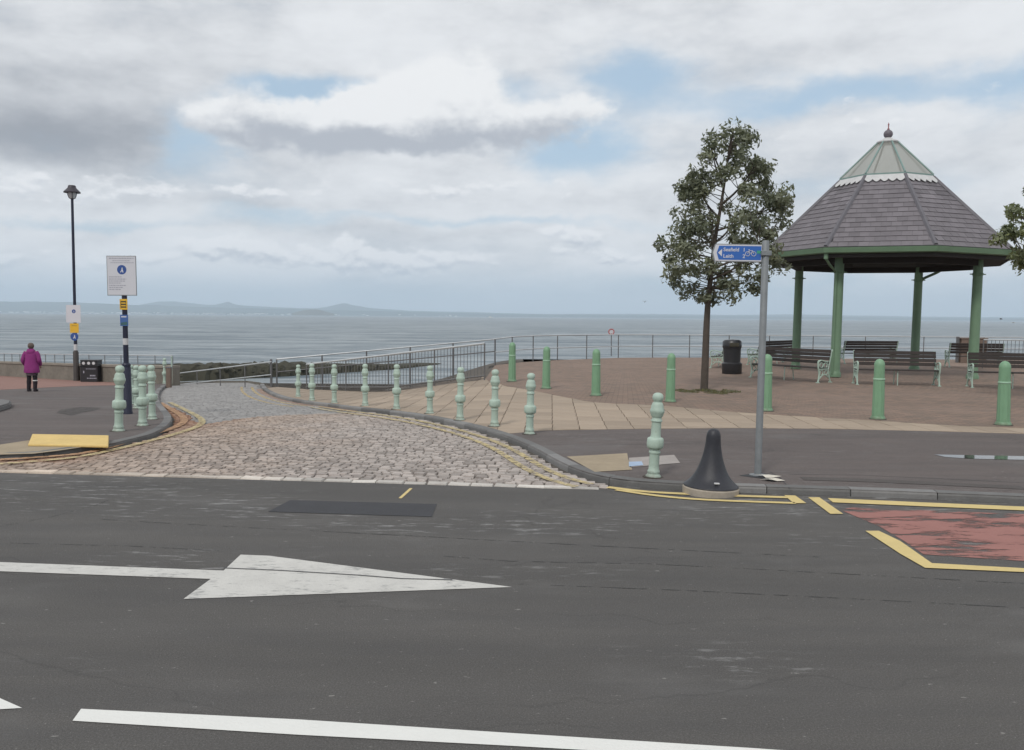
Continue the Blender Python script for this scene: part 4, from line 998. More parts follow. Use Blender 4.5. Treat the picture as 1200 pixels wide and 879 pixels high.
o, z0, z1 = panel('white_notice', lampo, -.34, .30, 358, 378.5, M['sign_w'], y=-.09)
bm = bmesh.new(); disc(bm, 0, z0+.64*(z1-z0), .085, -.0955); build('blue_roundel', bm, M['sign_b'], o)
bm = bmesh.new(); figure(bm, 0, z0+.64*(z1-z0), .07, -.097); build('white_figure', bm, M['sign_w'], o)
o, z0, z1 = panel('yellow_notice', lampo, -.19, .20, 379.5, 390.5, M['sign_y'], y=-.09)
bm = bmesh.new(); z = z1-.10; bm.faces.new([bm.verts.new((a, -.0955, b)) for a, b in ((-.11, z-.02), (.12, z-.02), (.12, z+.02), (-.11, z+.02))]); build('faded_print', bm, mat('faded_print', (.45, .27, .05), .6, .1, 5, bump=0), o)
zz = zpx(395, lampo); bm = bmesh.new(); disc(bm, .0, zz, .175, -.094); ex = bmesh.ops.extrude_face_region(bm, geom=bm.faces[:])
for vv in [g for g in ex['geom'] if isinstance(g, bmesh.types.BMVert)]: vv.co.y += .01
o = build('blue_disc_sign', bm, M['sign_b'], lampo); bm = bmesh.new(); figure(bm, 0, zz, .14, -.097); build('white_figure', bm, M['sign_w'], o)
tag(lampo, 'tall dark lamp post with hooded lantern, white and yellow notices, by sea wall', 'lamp post')
# no-something ring sign at plaza railing
rs = empty('ring_sign', (0, 0, 0)); hr = place(rs, 716.3, 416.5, 716.5, 385.5, 1, scale=False)
build('pole', tube(bmesh.new(), [(0, 0, -.03), (0, 0, hr-.22)], .022), M['railpost'], rs)
build('ring', tube(bmesh.new(), [(.13*math.cos(a*PI/12), 0, hr-.14+.13*math.sin(a*PI/12)) for a in range(25)], .026, 6, False), M['sign_r'], rs)
bm = bmesh.new(); disc(bm, 0, hr-.14, .12, -.004); build('ring_face', bm, M['sign_w'], rs)
tag(rs, 'small round red-ringed sign on a thin pole at the plaza railing', 'sign')
# thin green post and brown post at wall end
gp = empty('thin_post', (0, 0, 0)); hh_ = place(gp, 201, 450.5, 201.2, 418.5, 1, scale=False); build('pole', tube(bmesh.new(), [(0, 0, -.05), (0, 0, hh_)], .03), M['mint'], gp); build('cap', lathe(bmesh.new(), [(.045, hh_-.01), (.045, hh_+.02), (0, hh_+.04)], 10), M['mint'], gp)
tag(gp, 'thin pale green post at the right end of the sea wall', 'post')
wp_ = empty('wooden_post', (0, 0, 0)); hh_ = place(wp_, 198, 452, 198, 431, 1, scale=False); bm = bmesh.new(); box(bm, -.09, .09, -.09, .09, -.1, hh_, .02); build('timber', bm, M['brownb'], wp_); bm = bmesh.new(); box(bm, -.10, .10, -.10, .10, hh_+.001, hh_+.03, .01); build('cap', bm, M['lead'], wp_)
tag(wp_, 'short brown square post just in front of the sea wall end', 'post')
# ================================================================ BINS
rb = empty('round_litter_bin', (0, 0, 0)); hb2 = place(rb, 857.5, 438, 858, 397.5, 1, scale=False); print('bin h', hb2); rb.scale = (1.25, 1.25, 1)
s_ = hb2
build('bin_body', lathe(bmesh.new(), [(.25, 0), (.26, .02), (.27, .30*s_), (.225, .34*s_), (.225, .36*s_), (.235, .70*s_), (.24, .74*s_)], 24), M['black'], rb, True)
build('bin_hood', lathe(bmesh.new(), [(.245, .745*s_), (.255, .77*s_), (.25, .93*s_), (.20, .98*s_), (0, s_)], 24), M['black'], rb, True)
bm = bmesh.new(); box(bm, -.13, .13, -.262, -.235, .79*s_, .90*s_, .01); build('slot', bm, M['sign_dk'], rb)
tag(rb, 'round black litter bin with a hooded top behind the tree', 'litter bin')
sb_ = empty('square_litter_bin', (0, 0, 0)); hb3 = place(sb_, 107.5, 447.5, 107.5, 421.6, 1, scale=False, tilt=False); print('sq bin h', hb3)
wbn = .375; h = hb3
bm = bmesh.new(); box(bm, -wbn, wbn, -.24, .24, 0, h*.70, .02); build('bin_body', bm, M['black'], sb_)
bm = bmesh.new(); box(bm, -wbn-.02, wbn+.02, -.26, .26, h*.702, h*.75, .01); build('rim', bm, M['black'], sb_)
bm = bmesh.new(); box(bm, -wbn+.01, wbn-.01, -.23, .23, h*.752, h*.95, .015); build('hood', bm, M['black'], sb_)
bm = bmesh.new(); box(bm, -wbn-.005, wbn+.005, -.25, .25, h*.952, h, .02); build('lid', bm, M['black'], sb_)
for x in (-.22, 0, .21): bm = bmesh.new(); disc(bm, x, h*.855, .065, -.233); build('opening', bm, M['postw'], sb_)
bm = bmesh.new()
for (x0, x1, z, hz_) in ((-.12, .30, .60, .012), (.05, .28, .30, .03), (-.08, .33, .18, .02), (-.24, -.18, .46, .05)):
    x = x0
    while x < x1: wv = random.uniform(.03, .07); bm.faces.new([bm.verts.new((a, -.2425, h*z+b)) for a, b in ((x, -hz_), (min(x1, x+wv), -hz_), (min(x1, x+wv), hz_), (x, hz_))]); x += wv+.015
build('faded_lettering', bm, M['sign_g'], sb_)
tag(sb_, 'square black litter bin with three pale openings by the sea wall', 'litter bin')
# brown board behind right benches
bb_ = empty('brown_cabinet', (0, 0, 0)); hc = place(bb_, 1138, 425, 1138, 396, 1, scale=False, tilt=False)
bm = bmesh.new(); box(bm, -.56, .56, -.2, .2, 0, hc-.05, .01); build('cabinet_body', bm, M['brownb'], bb_); bm = bmesh.new(); box(bm, -.60, .60, -.23, .23, hc-.048, hc, .012); build('cabinet_top', bm, M['brownb'], bb_)
bm = bmesh.new(); box(bm, -.66, -.60, -.1, .1, 0, hc+.05, .01); build('side_post', bm, M['railpost'], bb_)
tag(bb_, 'plain brown box cabinet standing behind the far right bench', 'cabinet')
# ================================================================ BENCHES
BL = 2.06
slat_me = None
def bench():
    root = empty('bench', (0, 0, 0)); L = BL
    def endf(x):
        bm = bmesh.new(); r = .022
        tube(bm, smooth([(x, -.30, 0), (x, -.27, .12), (x, -.25, .28), (x, -.29, .42), (x, -.31, .60), (x, -.27, .655)], 3), r, 6)     # front leg and arm front
        tube(bm, smooth([(x, .27, 0), (x, .21, .15), (x, .16, .32), (x, .17, .46), (x, .23, .70), (x, .29, .93), (x, .315, .96)], 3), r, 6)     # back leg and stile
        tube(bm, smooth([(x, -.31, .60), (x, -.20, .665), (x, -.02, .63), (x, .17, .62)], 3), r, 6)
        tube(bm, [(x, -.27, .40), (x, .17, .40)], r, 6)
        tube(bm, smooth([(x, -.27, .10), (x, -.10, .22), (x, .05, .22), (x, .22, .12)], 3), r*.8, 6)
        for (cy, cz, rr) in ((-.16, .52, .075), (.02, .51, .075), (-.15, .30, .07), (.06, .30, .065), (.13, .56, .04)):
            tube(bm, [(x, cy+rr*math.cos(a*PI/5), cz+rr*math.sin(a*PI/5)) for a in range(11)], .013, 5, False)
        box(bm, x-.035, x+.035, -.34, -.26, 0, .025); box(bm, x-.035, x+.035, .23, .31, 0, .025)
        return bm
    build('bench_end', endf(-L/2), M['iron'], root, True); build('bench_end', endf(L/2), M['iron'], root, True)
    bm = bmesh.new(); box(bm, -L/2-.02, L/2+.02, -.036, .036, -.014, .014, .004); sm_ = bpy.data.meshes.new('slat'); bm.to_mesh(sm_); bm.free(); sm_.materials.append(M['wood'])
    for y in (-.26, -.175, -.09, -.005, .08): o = link('slat', sm_, None, root); o.location = (0, y, .435)
    bm = bmesh.new(); box(bm, -L/2-.02, L/2+.02, -.013, .013, -.047, .047, .004); bk = bpy.data.meshes.new('back_slat'); bm.to_mesh(bk); bm.free(); bk.materials.append(M['wood'])
    for k, (y, z) in enumerate(((.165, .60), (.195, .71), (.225, .82), (.25, .92))): o = link('back_slat', bk, None, root); o.location = (0, y-.03, z); o.rotation_euler = (-.25, 0, 0)
    bm = bmesh.new(); tube(bm, [(0, -.24, 0), (0, -.22, .41)], .014, 6); tube(bm, [(0, .20, 0), (0, .14, .41)], .014, 6); tube(bm, [(0, -.22, .415), (0, .14, .415)], .014, 6); build('centre_support', bm, M['iron'], root, True)
    return root
bench0 = bench()
def put_bench(o, c, face, sc, lab):
    """face: direction the sitter looks, in degrees from +x"""
    o.location = (c[0], c[1], P(c[0], c[1])); o.rotation_euler = (0, 0, math.radians(face)+PI/2); o.scale = (sc, 1, 1); tag(o, lab, 'bench', 'benches facing outward round the pavilion')
def mid(a, b): return ((a.x+b.x)/2, (a.y+b.y)/2)
def ang_of(a, b): d = b-a; return math.degrees(math.atan2(d.y, d.x))
specs = []
for (pa, pb, lab) in (((887, 442), (966, 448.5), 'dark slatted bench with mint ends, left of the front-left pavilion column'),
                      ((1002, 450), (1097, 452), 'dark slatted bench with its full front visible, middle of the nearest row'),
                      ((1136, 453.5), (1232, 456), 'dark slatted bench cut off by the right edge of view')):
    a = hit(*pa, P); b = hit(*pb, P); specs.append((mid(a, b), ang_of(a, b)-90, (b-a).length/BL, lab))
for (pa, pb, lab) in (((925, 424.5), (884, 428), 'dark bench seen from behind, between the black bin and signpost'),
                      ((1047, 426), (986, 426), 'far dark bench seen from behind between the left and rear columns'),
                      ((1172, 431), (1110, 430), 'dark bench seen from behind in front of the brown cabinet')):
    a = hit(*pa, P); b = hit(*pb, P); specs.append((mid(a, b), ang_of(a, b)-90, (b-a).length/BL, lab))
a = hit(856, 427.5, P); b = hit(842, 431.5, P); specs.append((mid(a, b), ang_of(a, b)-90, (b-a).length/BL, 'end-on dark bench with mint end showing left of the round black bin'))
for i, s_ in enumerate(specs):
    put_bench(bench0 if i == 0 else copy_tree(bench0), *s_); print('bench', s_[:3])
# ================================================================ PAVILION
PC = Vector((12.69, 29.6)); A0 = math.radians(222.7)
pz = P(PC.x, PC.y)
def scz(px, py, Y): return at(px, py, Y).z
pav = empty('pavilion', (PC.x, PC.y, pz))
zE = scz(984, 291, 26.9)-pz; zG = scz(1041, 207, 28.3)-pz; zT = scz(1043, 166, 29.5)-pz
print('pav', zE, zG, zT)
RE, RG, RT = 4.04, 1.55, .30
def vtx(r, k, z): a = A0+k*PI/4; return Vector((r*math.cos(a), r*math.sin(a), z))
colr = 3.08
for k in (0, 2, 4, 6):
    c = vtx(colr, k, 0); zt = zE-.22
    col_ = build('column', lathe(bmesh.new(), [(.19, 0), (.19, .12), (.165, .16), (.155, .2), (.145, zt-.55), (.165, zt-.54), (.165, zt-.48), (.145, zt-.47), (.14, zt)], 20, c=(c.x, c.y)), M['pav_green'], pav, True)
    bm = bmesh.new()
    for a in (0, PI/2): 
        d = Vector((math.cos(a), math.sin(a), 0)); tube(bm, [c-d*.25+Vector((0, 0, zt-.51)), c+d*.25+Vector((0, 0, zt-.51))], .02, 6)
    build('collar_bolts', bm, M['pav_green'], col_)
# roof deck, fascia, gutter, soffit
def octring(bm, prof):
    rows = [[bm.verts.new(vtx(r, k, z)) for k in range(8)] for r, z in prof]
    for A, B in zip(rows, rows[1:]):
        for k in range(8): bm.faces.new((A[k], A[(k+1) % 8], B[(k+1) % 8], B[k]))
    return bm
roof = build('roof', octring(bmesh.new(), [(RE-.03, zE-.02), (RG, zG-.02), (RG, zG-.08), (RE-.05, zE-.09), (RE-.03, zE-.02)]), M['lead'], pav)
build('gutter', octring(bmesh.new(), [(RE-.04, zE-.02), (RE-.04, zE-.16), (RE+.03, zE-.20), (RE+.10, zE-.17), (RE+.13, zE-.06), (RE+.14, zE-.02), (RE+.11, zE-.015), (RE+.09, zE-.10), (RE+.03, zE-.12), (RE-.02, zE-.02)]), M['pav_green'], pav)
build('fascia', octring(bmesh.new(), [(RE-.06, zE-.12), (RE-.06, zE-.32), (RE-.12, zE-.32), (RE-.12, zE-.12), (RE-.06, zE-.12)]), M['soffit'], pav)  # eave shadow put into the fascia colour by reusing the dark soffit
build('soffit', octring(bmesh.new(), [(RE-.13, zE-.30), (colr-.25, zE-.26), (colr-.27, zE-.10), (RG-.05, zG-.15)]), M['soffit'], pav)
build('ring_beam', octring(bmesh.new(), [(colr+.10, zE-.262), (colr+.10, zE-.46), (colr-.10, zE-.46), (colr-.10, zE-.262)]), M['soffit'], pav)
for k in range(8):
    bm = bmesh.new(); tube(bm, [vtx(RE-.02, k, zE+.02), vtx(RG, k, zG+.03)], .075, 6); build('hip_capping', bm, M['lead'], roof)
# slates
NC = 15; sl_parts = []; svs, sfs, stn = [], [], []
slope = Vector((RG-RE, zG-zE)); cosn = math.cos(PI/8)
for k in range(8):
    va, vb = vtx(RE, k, zE), vtx(RE, k+1, zE); ta, tb = vtx(RG, k, zG), vtx(RG, k+1, zG)
    nrm = (vb-va).cross(ta-va).normalized()
    if nrm.z < 0: nrm = -nrm
    for c in range(NC):
        t0, t1 = c/NC, (c+1)/NC
        l0, r0 = va.lerp(ta, t0), vb.lerp(tb, t0); l1, r1 = va.lerp(ta, t1), vb.lerp(tb, t1)
        W0 = (r0-l0).length; W1 = (r1-l1).length; xd = (vb-va).normalized(); c0 = (l0+r0)/2; c1 = (l1+r1)/2
        wS = .30; n = int(W0/wS)+2; off = -(n//2)*wS+(wS/2 if c % 2 else 0)
        for i in range(n+1):
            a = off+i*wS+.004; b = a+wS-.008
            a0, b0 = max(a, -W0/2), min(b, W0/2); a1, b1 = max(a, -W1/2), min(b, W1/2)
            if b0-a0 < .03: continue
            if b1-a1 < .01: b1 = a1 = max(-W1/2, min(W1/2, (a+b)/2))
            ov = (c1-c0)*.04; jl = random.uniform(-.006, .006)
            q = [c0+xd*a0+nrm*.030-ov, c0+xd*b0+nrm*(.030+jl)-ov, c1+xd*b1+nrm*.012, c1+xd*a1+nrm*.012]
            q += [p-nrm*.018 for p in q]
            fc = [(0, 1, 2, 3), (0, 4, 5, 1), (1, 5, 6, 2), (3, 7, 4, 0)]
            sl_parts.append((k, c, q, fc))
order = {0: 0, 1: 1, 7: 1, 6: 3, 2: 3}
sl_parts.sort(key=lambda s: (order.get(s[0], 5), s[1]))
# visible faces: 0 (front), 1 (right), 7 (left)
for n_, (k, c, q, fc) in enumerate(sl_parts):
    if n_ < 300:
        me = bpy.data.meshes.new('slate'); me.from_pydata([tuple(p) for p in q], [], fc); link('slate', me, M['slate'], roof)
    else:
        b = len(svs); svs += [tuple(p) for p in q]; sfs += [tuple(b+i for i in f) for f in fc]; stn += [random.random()]*8
tag(attr_mesh('slates_beyond', svs, sfs, stn, M['slatem'], roof), kind='stuff'); print('slates', len(sl_parts))
# scalloped flashing
bm = bmesh.new()
for k in range(8):
    ta, tb = vtx(RG+.02, k, zG+.03), vtx(RG+.02, k+1, zG+.03); va, vb = vtx(RE, k, zE), vtx(RE, k+1, zE)
    dn = ((va+vb)/2-(ta+tb)/2).normalized(); n = 5; nrm = (vb-va).cross(ta-va).normalized(); nrm = nrm if nrm.z > 0 else -nrm
    for i in range(n):
        a = ta.lerp(tb, i/n); b = ta.lerp(tb, (i+1)/n); pts_ = [a-dn*.10, b-dn*.10]
        for j in range(7): th = j/6; pts_.append(b.lerp(a, th)+dn*(.20+.13*math.sin(th*PI)))
        bm.faces.new([bm.verts.new(p+nrm*.034) for p in pts_])
build('scalloped_flashing', bm, M['zinc'], roof)
# glazed lantern
lan = build('lantern_kerb', octring(bmesh.new(), [(RG+.03, zG+.03), (RG+.03, zG+.12), (RG-.04, zG+.12), (RG-.04, zG+.03)]), M['teal'], pav)
for k in range(8):
    a, b, c, d = vtx(RG-.01, k, zG+.12), vtx(RG-.01, k+1, zG+.12), vtx(RT, k+1, zT), vtx(RT, k, zT); m_ = (a+b+c+d)/4; bm = bmesh.new()
    bm.faces.new([bm.verts.new(p) for p in (a, b, c, d)]); build('pane', bm, M['pane'], lan)
    build('glazing_bar', tube(bmesh.new(), [vtx(RG+.0, k, zG+.13), vtx(RT+.01, k, zT+.01)], .032, 6), M['teal'], lan)
build('cap_ring', lathe(bmesh.new(), [(.36, zT-.04), (.37, zT), (.30, zT+.05), (.20, zT+.08), (.12, zT+.14)], 16), M['zinc'], pav, True)
zb = zT+.27
fin = build('finial_ball', lathe(bmesh.new(), [(.15*math.sin(a*PI/10) if a not in (0, 10) else 0, zb-.15*math.cos(a*PI/10)) for a in range(11)], 16), mat('finial_copper', (.14, .125, .145), .5, .2, 5), pav, True)
build('finial_spike', lathe(bmesh.new(), [(.035, zb+.13), (.045, zb+.17), (.02, zb+.2), (.02, zb+.30), (.03, zb+.32), (0, zb+.40)], 10), mat('finial_pink', (.30, .13, .14), .5, .1, 5), fin)
# downpipe from rear right column
c = vtx(colr, 4, 0); g2 = vtx(RE-.1, 4, zE-.34)
cA = c; p1 = at(1102.5, 311, 31.0)-Vector((PC.x, PC.y, pz)); p2 = at(1100, 317, 31.2)-Vector((PC.x, PC.y, pz)); p3 = at(1081, 326, 31.6)-Vector((PC.x, PC.y, pz))
build('downpipe', tube(bmesh.new(), smooth([tuple(p1+Vector((0, 0, .25))), tuple(p1), tuple(p2), tuple(p3), (c.x+.05, c.y-.1, p3.z-.12)], 4), .05, 8), M['pav_green'], pav, True)
c = vtx(colr, 0, 0); g = vtx(RE-.02, 0, 0)
bm = bmesh.new(); d = (g-c).normalized(); tube(bm, [vtx(RE-.06, 0, zE-.36), vtx(RE-.06, 0, zE-.12)], .07, 8); build('hopper', bm, M['pav_green'], pav)
build('downpipe', tube(bmesh.new(), [vtx(RE-.06, 0, zE-.35), vtx(RE-.30, 0, zE-.52), vtx(colr+.17, 0, zE-.75), vtx(colr+.17, 0, .1)], .04, 8), M['pav_green'], pav, True)
pav.rotation_euler = (0, math.radians(.5), 0)
tag(pav, 'octagonal open pavilion with purple slate roof, glass lantern and green columns', 'pavilion')
# ================================================================ TREES
def leaf_mesh(name, clumps, m, parent, size=.066, seed=1):
    rn = random.Random(seed); vs, fs, tn = [], [], []
    for (c, r, n) in clumps:
        tt = rn.random()*.65-.1
        for _ in range(n):
            d = Vector((rn.gauss(0, 1), rn.gauss(0, 1), rn.gauss(0, .8))); d = d.normalized()*(rn.random()**.45)*r
            p = c+d; s = size*rn.choice((.55, .75, .9, 1.1, 1.4))
            nv = (d.normalized()*.6+Vector((rn.gauss(0, .6), rn.gauss(0, .6), rn.gauss(.4, .6)))).normalized(); a = nv.orthogonal().normalized(); th = rn.random()*6.28; a = (a*math.cos(th)+nv.cross(a)*math.sin(th)); b = nv.cross(a)
            k = len(vs); vs += [tuple(p-a*s), tuple(p-a*s*.2+b*s*.42+nv*s*.08), tuple(p+a*s), tuple(p-a*s*.2-b*s*.42+nv*s*.08)]; fs += [(k, k+1, k+2, k+3)]
            tn += [min(1, max(0, tt+rn.random()*.5))]*4
    return attr_mesh(name, vs, fs, tn, m, parent)
def tree(px, py, env, trunk_pts, Y, label, seed, leafm, name, nclump=95, per=95, cr=.30, lim=None):
    rn = random.Random(seed)
    base = hit(px, py, P) if Y is None else Vector((at(px, py, Y).x, Y, P(at(px, py, Y).x, Y)))
    Yb = base.y; root = empty(name, base)
    w3 = lambda a, b, dy=0: at(a, b, Yb)+Vector((0, dy, 0))-base
    tp3 = [w3(a, b) for a, b in trunk_pts]; tp3[0] = Vector((0, 0, -.05))
    n = len(tp3); r0 = .105
    build('trunk', tube(bmesh.new(), smooth([tuple(p) for p in tp3], 3), r0, 9, True, .018), M['bark'], root, True)
    sp3 = [Vector(p) for p in smooth([tuple(p) for p in tp3], 8)]
    def bounds(z):
        for (z0, a0, b0), (z1, a1, b1) in zip(env, env[1:]):
            if z0 <= z <= z1: t = (z-z0)/(z1-z0); return a0+(a1-a0)*t, b0+(b1-b0)*t
        return None
    clumps = []; tries = 0; zl = env[0][0]; zh = env[-1][0]
    while len(clumps) < nclump and tries < 6000:
        tries += 1; pyv = rn.uniform(zl, zh); bd = bounds(pyv)
        if rn.random() > (bd[1]-bd[0])/165: continue
        u_ = rn.uniform(-1, 1); hw = (bd[1]-bd[0])/2; cxp = (bd[0]+bd[1])/2; dep = rn.uniform(-1, 1)*math.sqrt(1-u_*u_)
        if u_*u_+dep*dep < .12: continue
        p = w3(cxp+u_*hw*.92, pyv, dep*hw*Yb/1000)
        if any((p-q).length < cr*.62 for q, _, _ in clumps): continue
        clumps.append((p, cr*rn.uniform(.6, 1.15), int(per*rn.uniform(.5, 1.2))))
    crown = leaf_mesh('crown', clumps, leafm, root, seed=seed)
    bm = bmesh.new()
    mains = []
    for i in range(11):
        t = int(len(sp3)*(.40+.05*i)); t = min(t, len(sp3)-2); s = sp3[t]
        far = sorted(clumps, key=lambda c: abs(c[0].z-(s.z+.9))+rn.random()*1.2)[0][0]
        m_ = s.lerp(far, .5)+Vector((0, 0, -.12)); pts_ = smooth([tuple(s), tuple(m_), tuple(far)], 4); tube(bm, pts_, .036, 6, True, .010); mains += [Vector(q) for q in pts_[2:]]
    mains += sp3[int(len(sp3)*.42):]
    for c, r, n_ in clumps:
        s = min(mains, key=lambda q: (q-c).length+max(0, q.z-c.z+.32)*3.0)
        m_ = s.lerp(c, .5)+Vector((rn.gauss(0, .04), rn.gauss(0, .04), -.06)); tube(bm, smooth([tuple(s), tuple(m_), tuple(c)], 3), .013, 5, True, .005)
    build('branches', bm, M['bark'], root, True)
    return tag(root, label, 'tree')
tree(825, 457, [(150, 846, 870), (163, 826, 882), (183, 812, 900), (205, 800, 918), (235, 785, 926), (262, 790, 922), (285, 768, 905), (310, 768, 925), (332, 785, 905), (358, 815, 858)],
     [(825, 457), (826.5, 420), (828, 380), (830, 350), (834, 315), (838, 280), (845, 240), (851, 200), (857, 160)], None,
     'young broadleaf tree growing in the plaza beside the signpost', 11, M['leaf'], 'broadleaf_tree', nclump=145, per=115, cr=.275)
tree(1262, 470, [(212, 1222, 1290), (235, 1192, 1320), (258, 1166, 1335), (282, 1163, 1340), (300, 1190, 1330), (320, 1228, 1300)],
     [(1262, 470), (1262, 420), (1260, 370), (1262, 310), (1264, 260), (1262, 200)], 19.0,
     'lighter green tree whose leafy branches enter from the right edge', 23, M['leaf2'], 'plaza_tree', nclump=95, per=125, cr=.27)
# moss and weeds at the tree foot
tb_ = hit(826, 459, P); rn = random.Random(5); vs, fs, tn = [], [], []
for k in range(2600):
    a = rn.random()*6.28; r = (rn.random()**.6); x = tb_.x+r*.88*math.cos(a)+.02; y = tb_.y+r*.8*math.sin(a)
    if mnoise.noise(Vector((x*2.2, y*2.2, 1)))+.55-r*.75 < 0: continue
    s = rn.uniform(.012, .035)*(1.8 if r < .22 else 1); z = P(x, y); th = rn.random()*6.28; i = len(vs)
    vs += [(x-s*math.cos(th)*.6, y-s*math.sin(th)*.6, z), (x+s*math.cos(th)*.6, y+s*math.sin(th)*.6, z), (x+rn.gauss(0, s*.4), y+rn.gauss(0, s*.4), z+s*rn.uniform(.6, 1.6))]; fs.append((i, i+1, i+2)); tn += [rn.random()]*3
tag(attr_mesh('moss_tufts', vs, fs, tn, M['moss']), kind='stuff')
# ================================================================ PERSON
def person():
    root = empty('person', (0, 0, 0)); h = place(root, 38, 458.8, 39, 402, 1, scale=False, tilt=False); k = h/1.62; print('person h', h)
    root.scale = (k, k, k); root.rotation_euler = (0, 0, math.radians(8))
    me = bpy.data.meshes.new('body'); bm = bmesh.new(); sk = bm.verts.layers.skin.verify()
    J = {}
    def v_(n, co, r, rt=False): q = bm.verts.new(co); q[sk].radius = (r, r) if not isinstance(r, tuple) else r; q[sk].use_root = rt; J[n] = q
    v_('pel', (0, 0, .86), (.14, .11), True); v_('waist', (0, 0, 1.02), (.12, .10)); v_('chest', (0, -.01, 1.20), (.15, .105)); v_('neckb', (0, 0, 1.35), .065); v_('neck', (0, .01, 1.42), .05); v_('head', (0, .02, 1.50), (.072, .088)); v_('crownn', (0, .01, 1.575), .062)
    for s, n in ((-1, 'l'), (1, 'r')):
        v_('hip'+n, (s*.085, 0, .80), .085); v_('knee'+n, (s*.10, .02 if s < 0 else -.01, .46), .055); v_('calf'+n, (s*.10, 0 if s < 0 else -.03, .32), .052); v_('ank'+n, (s*.11, 0 if s < 0 else -.06, .09), .036); v_('toe'+n, (s*.12, .14 if s < 0 else .08, .035), .032)
        v_('sh'+n, (s*.17, 0, 1.31), .062); v_('elb'+n, (s*.235, -.02, 1.06), .044); v_('wri'+n, (s*.225, .10, .90), .03); v_('palm'+n, (s*.215, .14, .84), .026)
        for f in range(4):
            v_('f%d' % f+n, (s*(.235-.015*f), .16+.01*f, .80), .010); v_('g%d' % f+n, (s*(.228-.015*f), .165, .765-(.01 if f in (1, 2) else 0)), .008)
        v_('th'+n, (s*.195, .175, .825), .010); v_('tg'+n, (s*.19, .185, .80), .009)
    E = [('pel', 'waist'), ('waist', 'chest'), ('chest', 'neckb'), ('neckb', 'neck'), ('neck', 'head'), ('head', 'crownn')]
    for n in 'lr':
        E += [('pel', 'hip'+n), ('hip'+n, 'knee'+n), ('knee'+n, 'calf'+n), ('calf'+n, 'ank'+n), ('ank'+n, 'toe'+n), ('chest', 'sh'+n), ('sh'+n, 'elb'+n), ('elb'+n, 'wri'+n), ('wri'+n, 'palm'+n), ('palm'+n, 'th'+n), ('th'+n, 'tg'+n)]
        for f in range(4): E += [('palm'+n, 'f%d' % f+n), ('f%d' % f+n, 'g%d' % f+n)]
    for a, b in E: bm.edges.new((J[a], J[b]))
    bm.to_mesh(me); bm.free()
    o = link('body', me, M['skin'], root); m1 = o.modifiers.new('skin', 'SKIN'); m1.use_smooth_shade = True; m2 = o.modifiers.new('sub', 'SUBSURF'); m2.levels = 1; m2.render_levels = 2
    # clothing: lofted shells
    def loft(rings, nm, m, n=22, wr=.0):
        bm = bmesh.new(); rr = []
        for (cx_, cy, z, rx, ry) in rings:
            rr.append([bm.verts.new((cx_+rx*math.cos(2*PI*k/n)*(1+wr*math.sin(3*k+z*9)), cy+ry*math.sin(2*PI*k/n)*(1+wr*math.cos(5*k+z*14)), z)) for k in range(n)])
        for A, B in zip(rr, rr[1:]):
            for k in range(n): bm.faces.new((A[k], A[(k+1) % n], B[(k+1) % n], B[k]))
        bm.faces.new(rr[0][::-1]); bm.faces.new(rr[-1]); ob = build(nm, bm, m, root, True); return ob
    loft([(0, 0, .63, .235, .165), (0, 0, .66, .245, .17), (0, 0, .80, .235, .165), (0, 0, .95, .215, .15), (0, 0, 1.08, .20, .145), (0, 0, 1.22, .205, .14), (0, 0, 1.30, .195, .125), (0, .005, 1.36, .13, .10), (0, .01, 1.40, .085, .085), (0, .01, 1.43, .075, .08)], 'coat', M['coat'], wr=.035)
    loft([(0, -.07, 1.24, .10, .045), (0, -.085, 1.30, .13, .06), (0, -.06, 1.38, .12, .07), (0, -.03, 1.43, .09, .06)], 'hood', M['coat'], wr=.04)
    for s in (-1, 1):
        bm = bmesh.new(); tube(bm, smooth([(s*.15, 0, 1.32), (s*.215, -.015, 1.20), (s*.255, -.03, 1.04), (s*.25, .03, .96), (s*.235, .09, .89)], 4), [.075]*5+[.07]*4+[.065]*4+[.058]*4, 10); build('sleeve', bm, M['coat'], root, True)
        y0 = .02 if s < 0 else -.01; ya = 0 if s < 0 else -.06
        bm = bmesh.new(); tube(bm, [(s*.088, 0, .70), (s*.10, y0, .46), (s*.102, y0-.01, .34)], [.095, .068, .064], 12); build('trouser_leg', bm, M['legging'], root, True)
        bm = bmesh.new(); tube(bm, smooth([(s*.102, y0-.01, .37), (s*.104, y0-.01, .28), (s*.11, ya, .12), (s*.112, ya, .05)], 3), [.070]*4+[.062]*3+[.052]*3, 12); 
        tube(bm, smooth([(s*.11, ya-.05, .045), (s*.114, ya+.05, .045), (s*.12, ya+.17, .035)], 3), [.045, .047, .048, .047, .045, .042, .03], 10); build('boot', bm, M['legging'], root, True)
    build('boot_trim', tube(bmesh.new(), [(.101, -.02, .355), (.101, -.02, .385)], .074, 12), M['gull_w'], root, True)
    loft([(0, 0, .54, .165, .125), (0, 0, .60, .18, .135), (0, 0, .70, .18, .13)], 'skirt', M['skirt'], wr=.03)
    bm = bmesh.new(); bmesh.ops.create_uvsphere(bm, u_segments=18, v_segments=12, radius=1)
    for vv in bm.verts:
        c = vv.co; n = 1+.06*mnoise.noise(c*3); c.x *= .098*n; c.y *= .108*n; c.z *= .105*n; c += Vector((0, -.01, 1.525))
        if c.y > .055 and c.z < 1.55: c.y = .055
    build('hair', bm, M['hair'], root, True)
    # face, turned to the sea
    bm = bmesh.new(); box(bm, -.012, .012, .095, .125, 1.485, 1.52, .005); build('nose', bm, M['skin'], root)
    bm = bmesh.new()
    for s in (-1, 1):
        r_ = bmesh.ops.create_uvsphere(bm, u_segments=8, v_segments=6, radius=.011); bmesh.ops.translate(bm, verts=r_['verts'], vec=(s*.03, .097, 1.525))
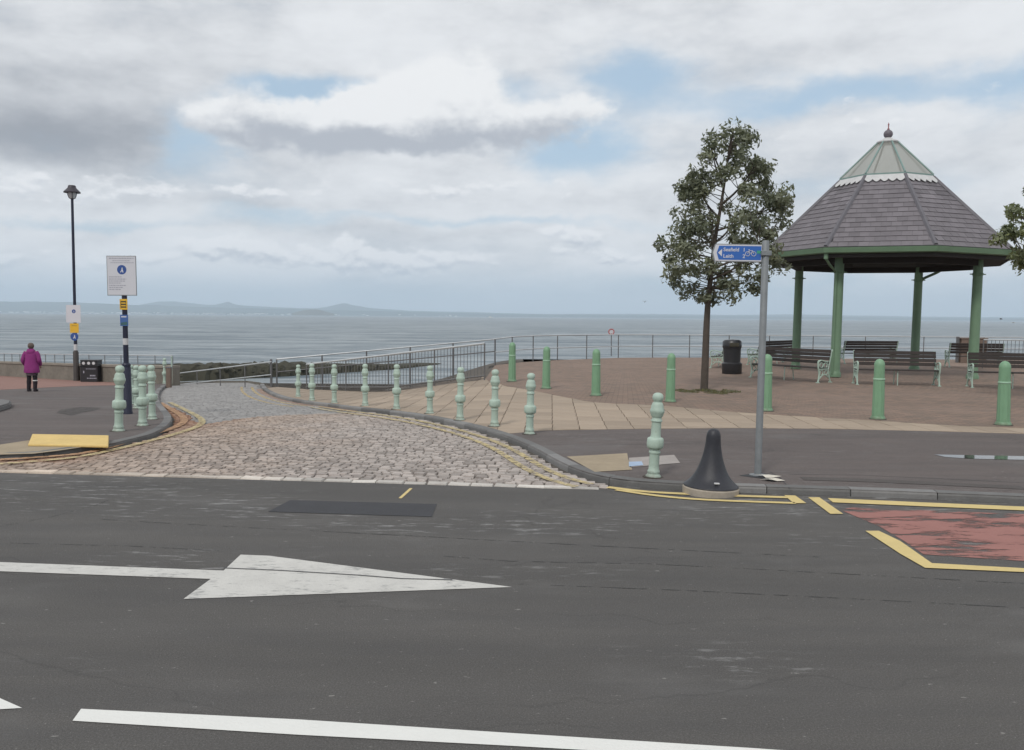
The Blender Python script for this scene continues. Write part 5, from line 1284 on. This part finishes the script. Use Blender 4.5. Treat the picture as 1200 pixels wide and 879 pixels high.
    build('eyes', bm, M['sign_dk'], root); bm = bmesh.new(); box(bm, -.022, .022, .094, .102, 1.452, 1.460, .002); build('mouth', bm, M['sign_r'], root)
    tag(root, 'person in a magenta coat and dark leggings walking toward the sea wall', 'person')
person()
# ================================================================ GULLS
def gull(px, py, Y, span, m, rz, lab, flap):
    q = at(px, py, Y); root = empty('seagull', q, rz); s = span/1.2
    bm = bmesh.new(); bmesh.ops.create_uvsphere(bm, u_segments=10, v_segments=8, radius=1)
    for v in bm.verts: v.co = Vector((v.co.x*.065*s, v.co.y*.20*s*(1 if v.co.y > 0 else 1.2), v.co.z*.06*s))
    build('body', bm, M['gull_w'] if m == 'w' else M['gull_g'], root, True)
    for sg in (-1, 1):
        bm = bmesh.new(); top = []; 
        pr = [(0.02, .09, 0), (.25, .13, flap*.5), (.60, -.05, flap*.35), (.28, -.03, flap*.48), (.02, -.08, 0)]
        a = [bm.verts.new((sg*x*s, y*s, z*s)) for x, y, z in pr]; b = [bm.verts.new((sg*x*s, y*s, z*s-.012*s)) for x, y, z in pr]
        for f in ((0, 1, 3, 4), (1, 2, 3)): bm.faces.new([a[i] for i in f]); bm.faces.new([b[i] for i in f][::-1])
        for i in range(5): bm.faces.new((a[i], b[i], b[(i+1) % 5], a[(i+1) % 5]))
        build('wing', bm, M['gull_g'], root)
    tag(root, lab, 'seagull')
gull(755.5, 354, 60, .42, 'g', .3, 'dark gull flying above the sea left of the tree trunk', .5)
gull(1173, 374, 55, .5, 'g', .9, 'dark gull gliding at the horizon right of the pavilion', .3)
gull(1187.5, 378, 55, .55, 'w', 1.2, 'white gull low over the sea at the right edge', .1)
# ================================================================ HAZE
bm = bmesh.new(); box(bm, -11900, 11900, -420, 12900, -6.5, 330)
hz = build('haze', bm, None); hm = bpy.data.materials.new('haze_air'); hm.use_nodes = True; t = NT(hm.node_tree); t.n.remove(t.n['Principled BSDF'])
pv = t.new('ShaderNodeVolumePrincipled'); pv.inputs['Color'].default_value = (.74, .87, 1.0, 1); pv.inputs['Density'].default_value = 1.3e-4
t.l.new(pv.outputs[0], t.n['Material Output'].inputs['Volume']); hz.data.materials.clear(); hz.data.materials.append(hm); hz['kind'] = 'stuff'
